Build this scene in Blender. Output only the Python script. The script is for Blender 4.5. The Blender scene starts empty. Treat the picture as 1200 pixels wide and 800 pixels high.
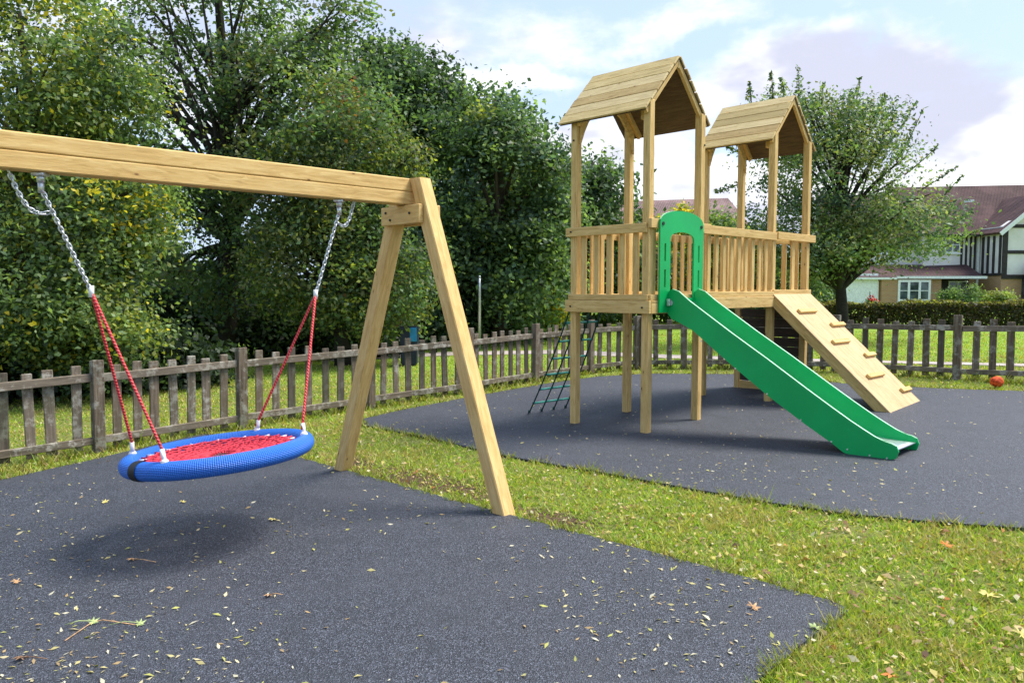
import bpy, bmesh, math, random
import numpy as np
from mathutils import Vector, Matrix, noise as mnoise
random.seed(7); rng = np.random.default_rng(7)
SC = bpy.context.scene
COL = SC.collection
PI = math.pi

# ------------------------------------------------------------------ camera
PITCH = .0666372; FPX = 920.98
cam_d = bpy.data.cameras.new('camera'); cam = bpy.data.objects.new('camera', cam_d); COL.objects.link(cam)
cam_d.sensor_width = 36; cam_d.lens = 36 * FPX / 1200
cam_d.clip_start = .05; cam_d.clip_end = 2000
cam.location = (0, 0, 1.6); cam.rotation_euler = (PI / 2 - PITCH, 0, 0)
SC.camera = cam
SC.render.resolution_x = 1024; SC.render.resolution_y = 682

# ------------------------------------------------------------------ light
SUN_EL = math.radians(57); SUN_AZ = (0.97, 0.24)          # direction towards the sun on the ground plane
sd = Vector((SUN_AZ[0] * math.cos(SUN_EL), SUN_AZ[1] * math.cos(SUN_EL), math.sin(SUN_EL))).normalized()
sun_d = bpy.data.lights.new('sun', 'SUN'); sun_d.energy = 2.6; sun_d.angle = math.radians(24); sun_d.color = (1, .95, .86)
sun = bpy.data.objects.new('sun', sun_d); COL.objects.link(sun)
sun.rotation_euler = sd.to_track_quat('Z', 'Y').to_euler(); sun.location = (20, 10, 40)
SC.view_settings.view_transform = 'Standard'; SC.view_settings.look = 'None'
SC.view_settings.exposure = 1.35; SC.view_settings.gamma = 1
SKY_STRENGTH = .108


class NT:
    """tiny node helper"""
    def __init__(s, tree): s.t = tree; s.n = tree.nodes; s.l = tree.links
    def node(s, typ, ins=None, **kw):
        nd = s.n.new(typ)
        for k, v in kw.items(): setattr(nd, k, v)
        for k, v in (ins or {}).items():
            i = nd.inputs[k]
            if isinstance(v, bpy.types.NodeSocket): s.l.new(v, i)
            else: i.default_value = v
        return nd
    def math(s, op, a, b=0.0, clamp=False):
        return s.node('ShaderNodeMath', {0: a, 1: b}, operation=op, use_clamp=clamp).outputs[0]
    def vmath(s, op, a, b=(0, 0, 0)):
        nd = s.node('ShaderNodeVectorMath', {0: a, 1: b}, operation=op)
        return nd.outputs['Value'] if op in ('LENGTH', 'DOT_PRODUCT', 'DISTANCE') else nd.outputs[0]
    def noise(s, vec, scale, detail=3, rough=.5, dist=0.0):
        return s.node('ShaderNodeTexNoise', {'Vector': vec, 'Scale': scale, 'Detail': detail, 'Roughness': rough, 'Distortion': dist}).outputs['Fac']
    def mix(s, f, a, b, blend='MIX'):
        nd = s.n.new('ShaderNodeMix'); nd.data_type = 'RGBA'; nd.blend_type = blend
        for idx, v in ((0, f), (6, a), (7, b)):
            i = nd.inputs[idx]
            if isinstance(v, bpy.types.NodeSocket): s.l.new(v, i)
            elif idx == 0: i.default_value = v
            else: i.default_value = (*v[:3], 1)
        return nd.outputs[2]
    def ramp(s, f, stops):
        nd = s.node('ShaderNodeValToRGB', {0: f}); e = nd.color_ramp.elements
        while len(e) < len(stops): e.new(.5)
        for el, (p, c) in zip(e, stops):
            el.position = p; el.color = (*(c if isinstance(c, tuple) else (c, c, c)), 1)
        return nd.outputs[0]
    def sstep(s, v, a, b):
        return s.node('ShaderNodeMapRange', {0: v, 1: a, 2: b, 3: 0.0, 4: 1.0}, interpolation_type='SMOOTHSTEP').outputs[0]


def ray(px, py):
    a = (px - 600) / FPX; b = (400 - py) / FPX; c, s = math.cos(PITCH), math.sin(PITCH)
    return Vector((a, c + b * s, b * c - s))


world = bpy.data.worlds.new('World'); SC.world = world; world.use_nodes = True
W = NT(world.node_tree); W.n.clear()
sky = W.node('ShaderNodeTexSky', sky_type='NISHITA', sun_disc=False, sun_elevation=SUN_EL,
             sun_rotation=math.atan2(SUN_AZ[0], SUN_AZ[1]), air_density=1.0, dust_density=2.0, ozone_density=2.0)
tc = W.node('ShaderNodeTexCoord').outputs['Generated']
wn = W.node('ShaderNodeTexNoise', {'Vector': tc, 'Scale': 5.0, 'Detail': 5.0, 'Roughness': .6}).outputs['Color']
warp = W.vmath('ADD', tc, W.vmath('SCALE', W.vmath('SUBTRACT', wn, (.5, .5, .5)), (0, 0, 0)))
wsc = [n for n in W.n if n.bl_idname == 'ShaderNodeVectorMath' and n.operation == 'SCALE'][0]; wsc.inputs['Scale'].default_value = .16
# cumulus masses (direction, half-size across, half-size up, strength)
BLOBS = [((985, 95), .17, .06, 1.0), ((1080, 130), .12, .06, .9), ((905, 80), .10, .04, .5), ((600, 92), .10, .025, .7), ((790, 40), .14, .03, .6), ((1180, 175), .17, .06, 1.0), ((880, 215), .32, .045, 1.0),
         ((700, 178), .14, .04, .9), ((620, 30), .26, .06, .55), ((430, 70), .10, .05, .5), ((1010, 5), .16, .02, .5), ((780, 150), .12, .05, .7), ((200, 60), .4, .15, .7)]
tot = None
for (px, py), sx, sz, st in BLOBS:
    d = ray(px, py).normalized()
    v = W.vmath('SUBTRACT', warp, tuple(d))
    v = W.vmath('MULTIPLY', v, (1 / sx, 1 / (sx + .1), 1 / sz))
    f = W.math('MULTIPLY', W.math('SUBTRACT', 1.0, W.sstep(W.vmath('LENGTH', v), .25, 1.5)), st)
    tot = f if tot is None else W.math('MAXIMUM', tot, f)
n_all = W.noise(W.vmath('MULTIPLY', tc, (1, 1, 2.4)), 4.2, 8, .62)
n_big = W.noise(W.vmath('MULTIPLY', tc, (1, 1, 2.0)), 1.7, 4, .55)
dens = W.math('ADD', W.math('MULTIPLY', tot, .42), W.math('ADD', W.math('MULTIPLY', n_all, .75), W.math('MULTIPLY', n_big, .35)))
cl = W.sstep(dens, .70, .95)
shade = W.sstep(W.noise(W.vmath('ADD', W.vmath('MULTIPLY', tc, (1, 1, 2.0)), (.03, 0, .09)), 3.6, 5, .55), .45, .60)
ccol = W.mix(shade, (4.9, 4.95, 5.1), (2.75, 2.85, 3.5))
blue = W.mix(.75, sky.outputs[0], (2.5, 3.15, 4.4))
skc = W.mix(cl, blue, ccol)
bg = W.node('ShaderNodeBackground', {'Color': skc, 'Strength': SKY_STRENGTH})
W.l.new(bg.outputs[0], W.node('ShaderNodeOutputWorld').inputs[0])


# ------------------------------------------------------------------ frame helpers
def softclamp(x, lim=9.0, k=3.0):
    a = abs(x)
    return x if a < lim else math.copysign(lim + k * (1 - math.exp(-(a - lim) / k)), x)
def gz(x, y): return .0288 * softclamp(x) + .00374 * (softclamp(y - 8.53, 12, 4))
SOIL = -.022                                        # the soil lies this far under the rubber
def g(px, py):
    d = ray(px, py); t = (-1.6 - .00374 * 8.53) / (d.z - .0288 * d.x - .00374 * d.y)
    return Vector((d.x * t, d.y * t, 1.6 + d.z * t))
def at(px, py, Y):
    d = ray(px, py); t = Y / d.y
    return Vector((d.x * t, Y, 1.6 + d.z * t))

# ------------------------------------------------------------------ materials
MATS = {}
def mat(name, rough=.6, spec=.4, metallic=0.0):
    m = bpy.data.materials.new(name); m.use_nodes = True
    t = NT(m.node_tree); b = [n for n in t.n if n.type == 'BSDF_PRINCIPLED'][0]
    b.inputs['Roughness'].default_value = rough; b.inputs['Specular IOR Level'].default_value = spec
    b.inputs['Metallic'].default_value = metallic
    MATS[name] = m
    return m, t, b
def setc(t, b, col, inp='Base Color'):
    if isinstance(col, bpy.types.NodeSocket): t.l.new(col, b.inputs[inp])
    else: b.inputs[inp].default_value = (*col, 1) if inp == 'Base Color' else col
def bump(t, b, h, strength=.3, dist=.01):
    bp = t.node('ShaderNodeBump', {'Height': h, 'Strength': strength, 'Distance': dist}); t.l.new(bp.outputs[0], b.inputs['Normal'])
def ocoord(t, rand=True):
    c = t.node('ShaderNodeTexCoord').outputs['Object']
    if rand:
        r = t.node('ShaderNodeObjectInfo').outputs['Random']
        off = t.node('ShaderNodeCombineXYZ', {0: t.math('MULTIPLY', r, 37.0), 1: t.math('MULTIPLY', r, 91.0), 2: t.math('MULTIPLY', r, 53.0)}).outputs[0]
        c = t.vmath('ADD', c, off)
        return c, r
    return c, None

def wood(name, light, mid, dark, knot=(.17, .075, .03), vary=.25, rough=.68, kn=1.0, stain=.25):
    m, t, b = mat(name, rough, .25)
    c, r = ocoord(t)
    wv = t.noise(t.vmath('MULTIPLY', c, (1.2, 7, 7)), 1.6, 3, .5)
    cg = t.vmath('ADD', t.vmath('MULTIPLY', c, (1.6, 26, 26)), t.node('ShaderNodeCombineXYZ', {1: t.math('MULTIPLY', wv, 5.0), 2: t.math('MULTIPLY', wv, 4.0)}).outputs[0])
    n1 = t.noise(cg, 1.4, 6, .62)
    n2 = t.noise(t.vmath('MULTIPLY', c, (5, 170, 170)), 1.0, 3, .6)
    col = t.ramp(n1, [(.30, dark), (.47, mid), (.64, light)])
    col = t.mix(t.math('MULTIPLY', t.sstep(n2, .42, .75), .30), col, dark)
    big = t.noise(c, 2.3, 3, .5)
    col = t.mix(t.math('MULTIPLY', t.sstep(big, .5, .72), stain), col, tuple(x * .72 for x in mid))
    col = t.mix(t.math('MULTIPLY', r, vary), col, tuple(x * .62 for x in mid))
    vo = t.node('ShaderNodeTexVoronoi', {'Vector': t.vmath('MULTIPLY', c, (1.0, 2.3, 2.3)), 'Scale': 4.6, 'Randomness': 1.0})
    k = t.math('SUBTRACT', 1.0, t.sstep(t.math('ADD', vo.outputs['Distance'], t.math('MULTIPLY', n1, .03)), .045, .115))
    kk = t.math('MULTIPLY', k, t.math('GREATER_THAN', t.node('ShaderNodeSeparateColor', {0: vo.outputs['Color']}).outputs[0], .42))
    ring = t.math('SUBTRACT', 1.0, t.sstep(t.math('ADD', vo.outputs['Distance'], 0.0), .05, .26))
    ring = t.math('MULTIPLY', ring, t.math('GREATER_THAN', t.node('ShaderNodeSeparateColor', {0: vo.outputs['Color']}).outputs[0], .42))
    col = t.mix(t.math('MULTIPLY', ring, .35 * kn), col, dark)
    col = t.mix(t.math('MULTIPLY', kk, .85 * kn), col, knot)
    ck = t.noise(t.vmath('MULTIPLY', c, (.9, 60, 60)), 1.0, 2, .4); ckm = t.noise(c, 1.7, 2, .5)
    crack = t.math('MULTIPLY', t.sstep(ck, .70, .74), t.sstep(ckm, .48, .58))
    col = t.mix(t.math('MULTIPLY', crack, .7 * kn), col, tuple(x * .35 for x in dark))
    setc(t, b, col); bump(t, b, t.math('SUBTRACT', t.math('ADD', n1, t.math('MULTIPLY', n2, .5)), crack), .4, .005)
    return m
M_TOWER = wood('tower_pine', (.76, .535, .225), (.65, .43, .155), (.44, .27, .085), kn=1.2)
M_BEAM = wood('swing_pine', (.78, .55, .235), (.68, .44, .165), (.50, .30, .10), vary=.12, stain=.2)
M_ROOF = wood('roof_pine', (.74, .565, .26), (.60, .445, .185), (.38, .26, .10), vary=.75, stain=.4)
M_PLY = wood('plywood', (.66, .46, .25), (.55, .37, .19), (.38, .24, .11), vary=.05, kn=.4)
M_UNDER = wood('shaded_underside', (.15, .10, .055), (.11, .072, .04), (.06, .04, .025), kn=.3)  # shade beneath the roof painted as dark brown
M_ROOFS = [M_ROOF, wood('roof_pine_pale', (.80, .63, .33), (.68, .52, .25), (.45, .32, .14), vary=.3, stain=.25), wood('roof_pine_brown', (.60, .43, .19), (.48, .33, .13), (.30, .19, .07), vary=.3, stain=.5)]
M_SHADEW = wood('shaded_board', (.10, .07, .05), (.065, .045, .033), (.035, .025, .02), kn=.2)  # wall shade below the deck is put into this colour

def weathered(name, base, pale, amt):
    m, t, b = mat(name, .85, .15)
    c, r = ocoord(t)
    n1 = t.noise(t.vmath('MULTIPLY', c, (2, 30, 30)), 1.3, 6, .65)
    n2 = t.noise(c, 9.0, 6, .7); n3 = t.noise(c, 2.2, 3, .5)
    col = t.ramp(n1, [(.3, tuple(x * .45 for x in base)), (.5, base), (.68, tuple(x * 1.7 for x in base))])
    col = t.mix(t.math('MULTIPLY', t.sstep(t.math('ADD', n2, t.math('MULTIPLY', n3, .35)), .66, .82), amt), col, pale)
    col = t.mix(t.math('MULTIPLY', t.sstep(n3, .45, .7), .5), col, (.055, .062, .035))
    col = t.mix(t.math('MULTIPLY', r, .45), col, tuple(x * 1.5 for x in base))
    setc(t, b, col); bump(t, b, t.math('ADD', n1, n2), .6, .006)
    return m
M_FENCE = weathered('weathered_picket', (.135, .105, .075), (.36, .35, .30), .75)
M_DAMP = weathered('damp_picket', (.085, .072, .055), (.22, .23, .17), .6)
M_RAIL = weathered('weathered_rail', (.145, .118, .088), (.46, .44, .38), 1.0)

def plain(name, col, rough=.5, spec=.4, metallic=0.0, nv=.12, ns=12, bmp=.05):
    m, t, b = mat(name, rough, spec, metallic)
    c, r = ocoord(t)
    n = t.noise(c, ns, 4, .6)
    setc(t, b, t.mix(t.sstep(n, .35, .7), tuple(x * (1 - nv) for x in col), tuple(min(1, x * (1 + nv)) for x in col)))
    if bmp: bump(t, b, n, bmp, .01)
    return m
M_GREEN = plain('green_plastic', (.0, .40, .125), .42, .35, nv=.07, ns=4, bmp=.03)
m, t, b = mat('green_panel', .4, .35); c, r_ = ocoord(t, False)
n1 = t.noise(c, 1.7, 5, .6); n2 = t.noise(t.vmath('MULTIPLY', c, (3, 3, 60)), 3.0, 5, .7); n3 = t.noise(c, 38.0, 4, .7)
col = t.mix(t.sstep(n1, .35, .7), (.0, .35, .085), (.0, .42, .105)); col = t.mix(t.math('MULTIPLY', t.sstep(n3, .58, .8), .18), col, (.10, .45, .22)); col = t.mix(t.math('MULTIPLY', t.sstep(n2, .6, .8), .16), col, (.02, .22, .08))
setc(t, b, col); t.l.new(t.math('ADD', t.math('MULTIPLY', n3, .35), .22), b.inputs['Roughness']); bump(t, b, n1, .25, .01)
M_GREEN = m
M_GEDGE = plain('sunlit_green_edge', (.40, .72, .48), .5, .3)  # sunlit highlight painted on the upward edges of the green panels
M_STEEL = plain('stainless_steel', (.78, .80, .82), .32, .5, .85, ns=30, bmp=.02)
M_GALV = plain('galvanised_steel', (.62, .64, .66), .38, .5, .75, ns=50, nv=.25)
M_BLACK = plain('black_rubber', (.014, .014, .016), .55)
M_WHITE = plain('white_plastic', (.75, .75, .76), .4)
M_NAVY = plain('dark_net_rope', (.01, .05, .045), .7)
M_TEAL = plain('teal_rung', (.06, .36, .28), .45)
M_BRICK = None

def rope_mat(name, col, pale):
    m, t, b = mat(name, .6, .3)
    c = t.node('ShaderNodeTexCoord').outputs['UV']
    w = t.node('ShaderNodeTexWave', {'Vector': c, 'Scale': 1.0, 'Distortion': .3}, wave_type='BANDS', bands_direction='DIAGONAL').outputs['Fac']
    setc(t, b, t.mix(t.sstep(w, .3, .8), col, pale)); bump(t, b, w, .7, .004)
    return m
M_ROPE = rope_mat('red_rope', (.52, .018, .03), (.74, .12, .12))
M_ROPE2 = plain('red_net_rope', (.62, .035, .06), .6, ns=60, nv=.3)

# blue braided sleeve
m, t, b = mat('blue_braid', .42, .5)
uv = t.node('ShaderNodeTexCoord').outputs['UV']; sx = t.node('ShaderNodeSeparateXYZ', {0: uv})
a1 = t.math('SINE', t.math('MULTIPLY', t.math('ADD', t.math('MULTIPLY', sx.outputs[0], 150.0), t.math('MULTIPLY', sx.outputs[1], 18.0)), 2 * PI))
a2 = t.math('SINE', t.math('MULTIPLY', t.math('SUBTRACT', t.math('MULTIPLY', sx.outputs[0], 150.0), t.math('MULTIPLY', sx.outputs[1], 18.0)), 2 * PI))
br = t.math('ADD', t.math('MULTIPLY', t.math('MULTIPLY', a1, a2), .5), .5)
setc(t, b, t.mix(br, (.006, .075, .42), (.025, .22, .82))); bump(t, b, br, .9, .006)
M_BLUE = m

# rubber safety surface
m, t, b = mat('rubber_crumb', .62, .5)
c = t.node('ShaderNodeTexCoord').outputs['Object']
v1 = t.node('ShaderNodeTexVoronoi', {'Vector': c, 'Scale': 170.0})
vr = t.node('ShaderNodeSeparateColor', {0: v1.outputs['Color']}).outputs[0]
v2 = t.node('ShaderNodeTexVoronoi', {'Vector': c, 'Scale': 75.0})
vr2 = t.node('ShaderNodeSeparateColor', {0: v2.outputs['Color']}).outputs[1]
col = t.ramp(vr, [(0, (.007, .009, .014)), (.45, (.020, .024, .035)), (.8, (.052, .059, .080)), (1, (.15, .165, .205))])
col = t.mix(t.math('MULTIPLY', t.sstep(vr2, .55, 1.0), .4), col, (.062, .067, .088))
big = t.noise(c, .9, 5, .6); big2 = t.noise(c, 3.5, 4, .6)
col = t.mix(t.math('MULTIPLY', t.sstep(big, .42, .72), .5), col, (.052, .056, .072))
col = t.mix(t.math('MULTIPLY', t.sstep(big2, .5, .75), .45), col, (.018, .024, .030))
dust = t.noise(t.vmath('MULTIPLY', c, (1, 1, 1)), 6.0, 8, .75)
col = t.mix(t.math('MULTIPLY', t.sstep(dust, .56, .8), .4), col, (.12, .115, .108))
setc(t, b, col); bump(t, b, v1.outputs['Distance'], .9, .006)
M_RUBBER = m

# ground (soil, thatch and lawn colour under the blades)
m, t, b = mat('ground_turf', .95, .1)
c = t.node('ShaderNodeTexCoord').outputs['Object']
n1 = t.noise(c, 1.3, 5, .6); n2 = t.noise(c, 22.0, 6, .7); n3 = t.noise(c, 90.0, 4, .7); n4 = t.noise(c, .12, 3, .5)
gr = t.ramp(n2, [(.3, (.07, .085, .02)), (.5, (.17, .20, .045)), (.7, (.30, .30, .10))])
gr = t.mix(t.math('MULTIPLY', t.sstep(n3, .5, .75), .5), gr, (.05, .06, .018))
gr = t.mix(t.math('MULTIPLY', t.sstep(n1, .45, .7), .5), gr, (.24, .20, .08))
far = t.node('ShaderNodeSeparateXYZ', {0: c}).outputs[1]
gr = t.mix(t.math('MULTIPLY', t.sstep(far, 13.0, 17.0), .65), gr, (.24, .40, .04))
soil = t.ramp(n2, [(.3, (.05, .032, .02)), (.55, (.12, .078, .05)), (.75, (.22, .16, .11))])
SOILS = [((-.95, 6.85), .75, .28), ((-.45, 6.35), .6, .25), ((.25, 5.55), .55, .18), ((-1.45, 7.45), .5, .22)]
def soil_amt(x, y):
    a = -.7854; v = 0
    for (cx, cy), l, w in SOILS:
        dx, dy = x - cx, y - cy; p = dx * math.cos(a) + dy * math.sin(a); q = -dx * math.sin(a) + dy * math.cos(a)
        v = max(v, 1.4 - math.hypot(p / l, q / w))
    return v
sm = None
for (cx, cy), l, w in SOILS:
    v = t.vmath('SUBTRACT', c, (cx, cy, 0))
    v = t.vmath('ADD', v, t.node('ShaderNodeCombineXYZ', {0: t.math('MULTIPLY', t.math('SUBTRACT', n1, .5), 1.2), 1: t.math('MULTIPLY', t.math('SUBTRACT', n2, .5), .5)}).outputs[0]); mp = t.node('ShaderNodeMapping', {'Vector': v, 'Rotation': (0, 0, .7854)}).outputs[0]
    ln = t.vmath('LENGTH', t.vmath('MULTIPLY', mp, (1 / l, 1 / w, 0)))
    f = t.math('SUBTRACT', 1.0, t.sstep(t.math('ADD', ln, t.math('MULTIPLY', n2, .5)), .8, 1.4))
    sm = f if sm is None else t.math('MAXIMUM', sm, f)
setc(t, b, t.mix(sm, gr, soil)); bump(t, b, t.math('ADD', n2, n3), .8, .02)
M_GROUND = m

# foliage: colour carried by each leaf
def leafmat(name, trans=.45, rough=.5):
    m = bpy.data.materials.new(name); m.use_nodes = True; t = NT(m.node_tree); t.n.clear()
    ca = t.node('ShaderNodeAttribute', attribute_name='leafcol').outputs['Color']
    p = t.node('ShaderNodeBsdfPrincipled', {'Base Color': ca, 'Roughness': rough, 'Specular IOR Level': .35})
    tr = t.node('ShaderNodeBsdfTranslucent', {'Color': t.mix(1.0, ca, (1.5, 1.55, .7), 'MULTIPLY')})
    mx = t.node('ShaderNodeMixShader', {0: trans, 1: p.outputs[0], 2: tr.outputs[0]})
    t.l.new(mx.outputs[0], t.node('ShaderNodeOutputMaterial').inputs[0])
    return m
M_LEAF = leafmat('tree_leaf'); M_BLADE = leafmat('grass_blade', .35, .6); M_DRY = leafmat('dry_leaf', .2, .7)
M_BARK = weathered('bark', (.075, .058, .043), (.19, .17, .13), .4)
M_BARKD = weathered('bark_dark', (.032, .027, .022), (.07, .065, .05), .3)

# building materials
def bricks(name, a, bb, mortar, sc):
    m, t, b = mat(name, .85, .15)
    c = t.node('ShaderNodeTexCoord').outputs['Object']
    s = t.node('ShaderNodeSeparateXYZ', {0: c}); uvw = t.node('ShaderNodeCombineXYZ', {0: t.math('ADD', s.outputs[0], s.outputs[1]), 1: s.outputs[2]}).outputs[0]
    br = t.node('ShaderNodeTexBrick', {'Vector': uvw, 'Color1': (*a, 1), 'Color2': (*bb, 1), 'Mortar': (*mortar, 1), 'Scale': sc, 'Mortar Size': .012, 'Brick Width': .225, 'Row Height': .075})
    n = t.noise(c, 1.5, 4, .6)
    setc(t, b, t.mix(t.math('MULTIPLY', n, .35), br.outputs[0], tuple(x * .5 for x in a))); bump(t, b, br.outputs['Fac'], .3, .01)
    return m
M_BRICK = bricks('buff_brick', (.50, .27, .13), (.40, .20, .09), (.42, .34, .26), 1.0)
M_RENDER = plain('pale_render', (.74, .70, .70), .85, .2, nv=.06, ns=1.5)
M_TIMBER = plain('black_timber', (.03, .024, .024), .7, ns=8, nv=.3)
M_UPVC = plain('white_window_frame', (.8, .81, .83), .4)
m, t, b = mat('window_glass', .08, .8); c, r = ocoord(t)
setc(t, b, t.mix(t.sstep(t.noise(c, 1.3, 3, .5), .4, .65), (.018, .03, .036), (.12, .155, .17))); M_GLASS = m
def tiles(name, a, bb):
    m, t, b = mat(name, .85, .2)
    c = t.node('ShaderNodeTexCoord').outputs['Object']; s = t.node('ShaderNodeSeparateXYZ', {0: c})
    uvw = t.node('ShaderNodeCombineXYZ', {0: t.math('ADD', s.outputs[0], t.math('MULTIPLY', s.outputs[1], .35)), 1: s.outputs[2]}).outputs[0]
    br = t.node('ShaderNodeTexBrick', {'Vector': uvw, 'Color1': (*a, 1), 'Color2': (*bb, 1), 'Mortar': (*(x * .4 for x in a), 1), 'Scale': 1.0, 'Mortar Size': .018, 'Brick Width': .19, 'Row Height': .085})
    n = t.noise(c, .8, 5, .65)
    setc(t, b, t.mix(t.math('MULTIPLY', t.sstep(n, .4, .7), .45), br.outputs[0], tuple(x * 1.45 for x in bb))); bump(t, b, br.outputs['Fac'], .5, .02)
    return m
M_TILE = tiles('plain_roof_tile', (.085, .048, .050), (.115, .066, .064))
M_TILE2 = tiles('far_roof_tile', (.26, .17, .16), (.33, .22, .21))
M_CONC = plain('path_concrete', (.42, .36, .33), .9, .1, ns=4, nv=.2)


# ------------------------------------------------------------------ object helpers
WM = {}                                              # world matrix of every object built
def tag(o, label=None, cat=None, group=None, kind=None):
    if label: o['label'] = label
    if cat: o['category'] = cat
    if group: o['group'] = group
    if kind: o['kind'] = kind
    return o
def place(o, M, parent=None):
    WM[o.name] = M
    if parent: o.parent = parent; o.matrix_basis = WM[parent.name].inverted() @ M
    else: o.matrix_basis = M
def empty(name, loc, rz=0):
    o = bpy.data.objects.new(name, None); COL.objects.link(o); o.empty_display_size = .2
    place(o, Matrix.Translation(loc) @ Matrix.Rotation(rz, 4, 'Z')); return o
def link_mesh(name, me, material=None, M=None, parent=None):
    o = bpy.data.objects.new(name, me); COL.objects.link(o)
    if material and not me.materials: me.materials.append(material)
    place(o, M or Matrix.Identity(4), parent); return o
def frame(p0, p1, up=(0, 0, 1)):
    """matrix whose X runs p0 -> p1, Z near up, origin in the middle"""
    p0, p1 = Vector(p0), Vector(p1); x = (p1 - p0); L = x.length; x.normalize()
    z = Vector(up); z = (z - x * z.dot(x))
    if z.length < 1e-4: z = Vector((1, 0, 0)) - x * x.x
    z.normalize(); y = z.cross(x)
    M = Matrix((x, y, z)).transposed().to_4x4(); M.translation = (p0 + p1) / 2
    return M, L
BOXC = {}
def box_mesh(L, w, h, bev=.004, mt=None, nm='board'):
    key = (round(L, 4), round(w, 4), round(h, 4), bev, mt.name if mt else '')
    if key in BOXC: return BOXC[key]
    bm = bmesh.new(); bmesh.ops.create_cube(bm, size=1)
    bmesh.ops.scale(bm, vec=(L, w, h), verts=bm.verts)
    if bev > 0: bmesh.ops.bevel(bm, geom=bm.edges[:], offset=bev, segments=1, affect='EDGES')
    me = bpy.data.meshes.new(nm); bm.to_mesh(me); bm.free()
    if mt: me.materials.append(mt)
    BOXC[key] = me; return me
def board(name, p0, p1, w, h, mt, parent=None, up=(0, 0, 1), bev=.004):
    M, L = frame(p0, p1, up)
    return link_mesh(name, box_mesh(L, w, h, bev, mt, name), None, M, parent)
def bm_tube(bm, pts, r, seg=8, cap=True, uvs=None, rep=30):
    pts = [Vector(p) for p in pts]; n = len(pts); rings = []; prev = None; acc = 0
    uvl = bm.loops.layers.uv.verify()
    for i, p in enumerate(pts):
        d = (pts[min(i + 1, n - 1)] - pts[max(i - 1, 0)]).normalized()
        if prev is None:
            a = d.orthogonal().normalized()
        else:
            a = (prev - d * prev.dot(d)).normalized()
        prev = a; b2 = d.cross(a); rr = r[i] if hasattr(r, '__len__') else r
        if i: acc += (p - pts[i - 1]).length
        rings.append(([bm.verts.new(p + (a * math.cos(2 * PI * k / seg) + b2 * math.sin(2 * PI * k / seg)) * rr) for k in range(seg)], acc))
    for (r0, l0), (r1, l1) in zip(rings, rings[1:]):
        for k in range(seg):
            f = bm.faces.new((r0[k], r0[(k + 1) % seg], r1[(k + 1) % seg], r1[k])); f.smooth = True
            for lp, uv in zip(f.loops, ((k / seg, l0 * rep), ((k + 1) / seg, l0 * rep), ((k + 1) / seg, l1 * rep), (k / seg, l1 * rep))): lp[uvl].uv = uv
    if cap:
        try: bm.faces.new(rings[0][0][::-1]); bm.faces.new(rings[-1][0])
        except ValueError: pass
def bm_obj(name, bm, mt, parent=None, M=None):
    """mesh in world coordinates (or in M's frame), linked under its parent"""
    bmesh.ops.recalc_face_normals(bm, faces=bm.faces[:])
    me = bpy.data.meshes.new(name); bm.to_mesh(me); bm.free()
    return link_mesh(name, me, mt, M or (WM[parent.name] if False else Matrix.Identity(4)), parent)
def tube(name, pts, r, mt, parent=None, seg=8, rep=30):
    bm = bmesh.new(); c = Vector(pts[0]); bm_tube(bm, [Vector(p) - c for p in pts], r, seg, rep=rep)
    return bm_obj(name, bm, mt, parent, Matrix.Translation(c))
def prism(bm, poly, axis_o, ax, ay, an, t, mi_side=0):
    """extrude polygon (list of 2D) given in plane axes ax, ay, thickness t along an (centred)"""
    O = Vector(axis_o); ax, ay, an = Vector(ax), Vector(ay), Vector(an)
    f0 = [bm.verts.new(O + ax * p[0] + ay * p[1] - an * t / 2) for p in poly]
    f1 = [bm.verts.new(O + ax * p[0] + ay * p[1] + an * t / 2) for p in poly]
    bm.faces.new(f0[::-1]); bm.faces.new(f1); n = len(poly); out = []
    for i in range(n):
        f = bm.faces.new((f0[i], f0[(i + 1) % n], f1[(i + 1) % n], f1[i])); f.material_index = mi_side; out.append(f)
    return out
def np_mesh(name, verts, nper, cols=None, mt=None, smooth=False):
    """many separate n-gons; verts (N*nper,3)"""
    me = bpy.data.meshes.new(name); nv = len(verts); nf = nv // nper
    me.vertices.add(nv); me.vertices.foreach_set('co', verts.astype(np.float32).ravel())
    me.loops.add(nv); me.loops.foreach_set('vertex_index', np.arange(nv, dtype=np.int32))
    me.polygons.add(nf); me.polygons.foreach_set('loop_start', np.arange(0, nv, nper, dtype=np.int32))
    me.update(calc_edges=True)
    if cols is not None:
        a = me.color_attributes.new('leafcol', 'FLOAT_COLOR', 'POINT')
        c4 = np.ones((nv, 4), np.float32); c4[:, :3] = np.repeat(cols, nper, 0); a.data.foreach_set('color', c4.ravel())
    if mt: me.materials.append(mt)
    return me
def unit(v): return v / np.maximum(np.linalg.norm(v, axis=1, keepdims=True), 1e-9)

# ------------------------------------------------------------------ ground, surfaces, paths
def gz_np(x, y):
    def sc(v, lim, k): a = np.abs(v); return np.where(a < lim, v, np.sign(v) * (lim + k * (1 - np.exp(-(np.maximum(a, lim) - lim) / k))))
    return .0288 * sc(x, 9., 3.) + .00374 * sc(y - 8.53, 12., 4.)
def axis_vals():
    a = list(np.arange(-24, 24.1, .75)); e = 24
    while e < 900: e *= 1.35; a += [e, -e]
    return np.array(sorted(a))
xs = axis_vals(); ys = axis_vals() + 8
X, Y = np.meshgrid(xs, ys); Z = gz_np(X, Y) + SOIL
co = np.stack([X, Y, Z], -1).reshape(-1, 3); nx, ny = len(xs), len(ys)
me = bpy.data.meshes.new('ground')
faces = [(j * nx + i, j * nx + i + 1, (j + 1) * nx + i + 1, (j + 1) * nx + i) for j in range(ny - 1) for i in range(nx - 1)]
me.from_pydata(co.tolist(), [], faces); tag(link_mesh('ground', me, M_GROUND), kind='structure')

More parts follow.
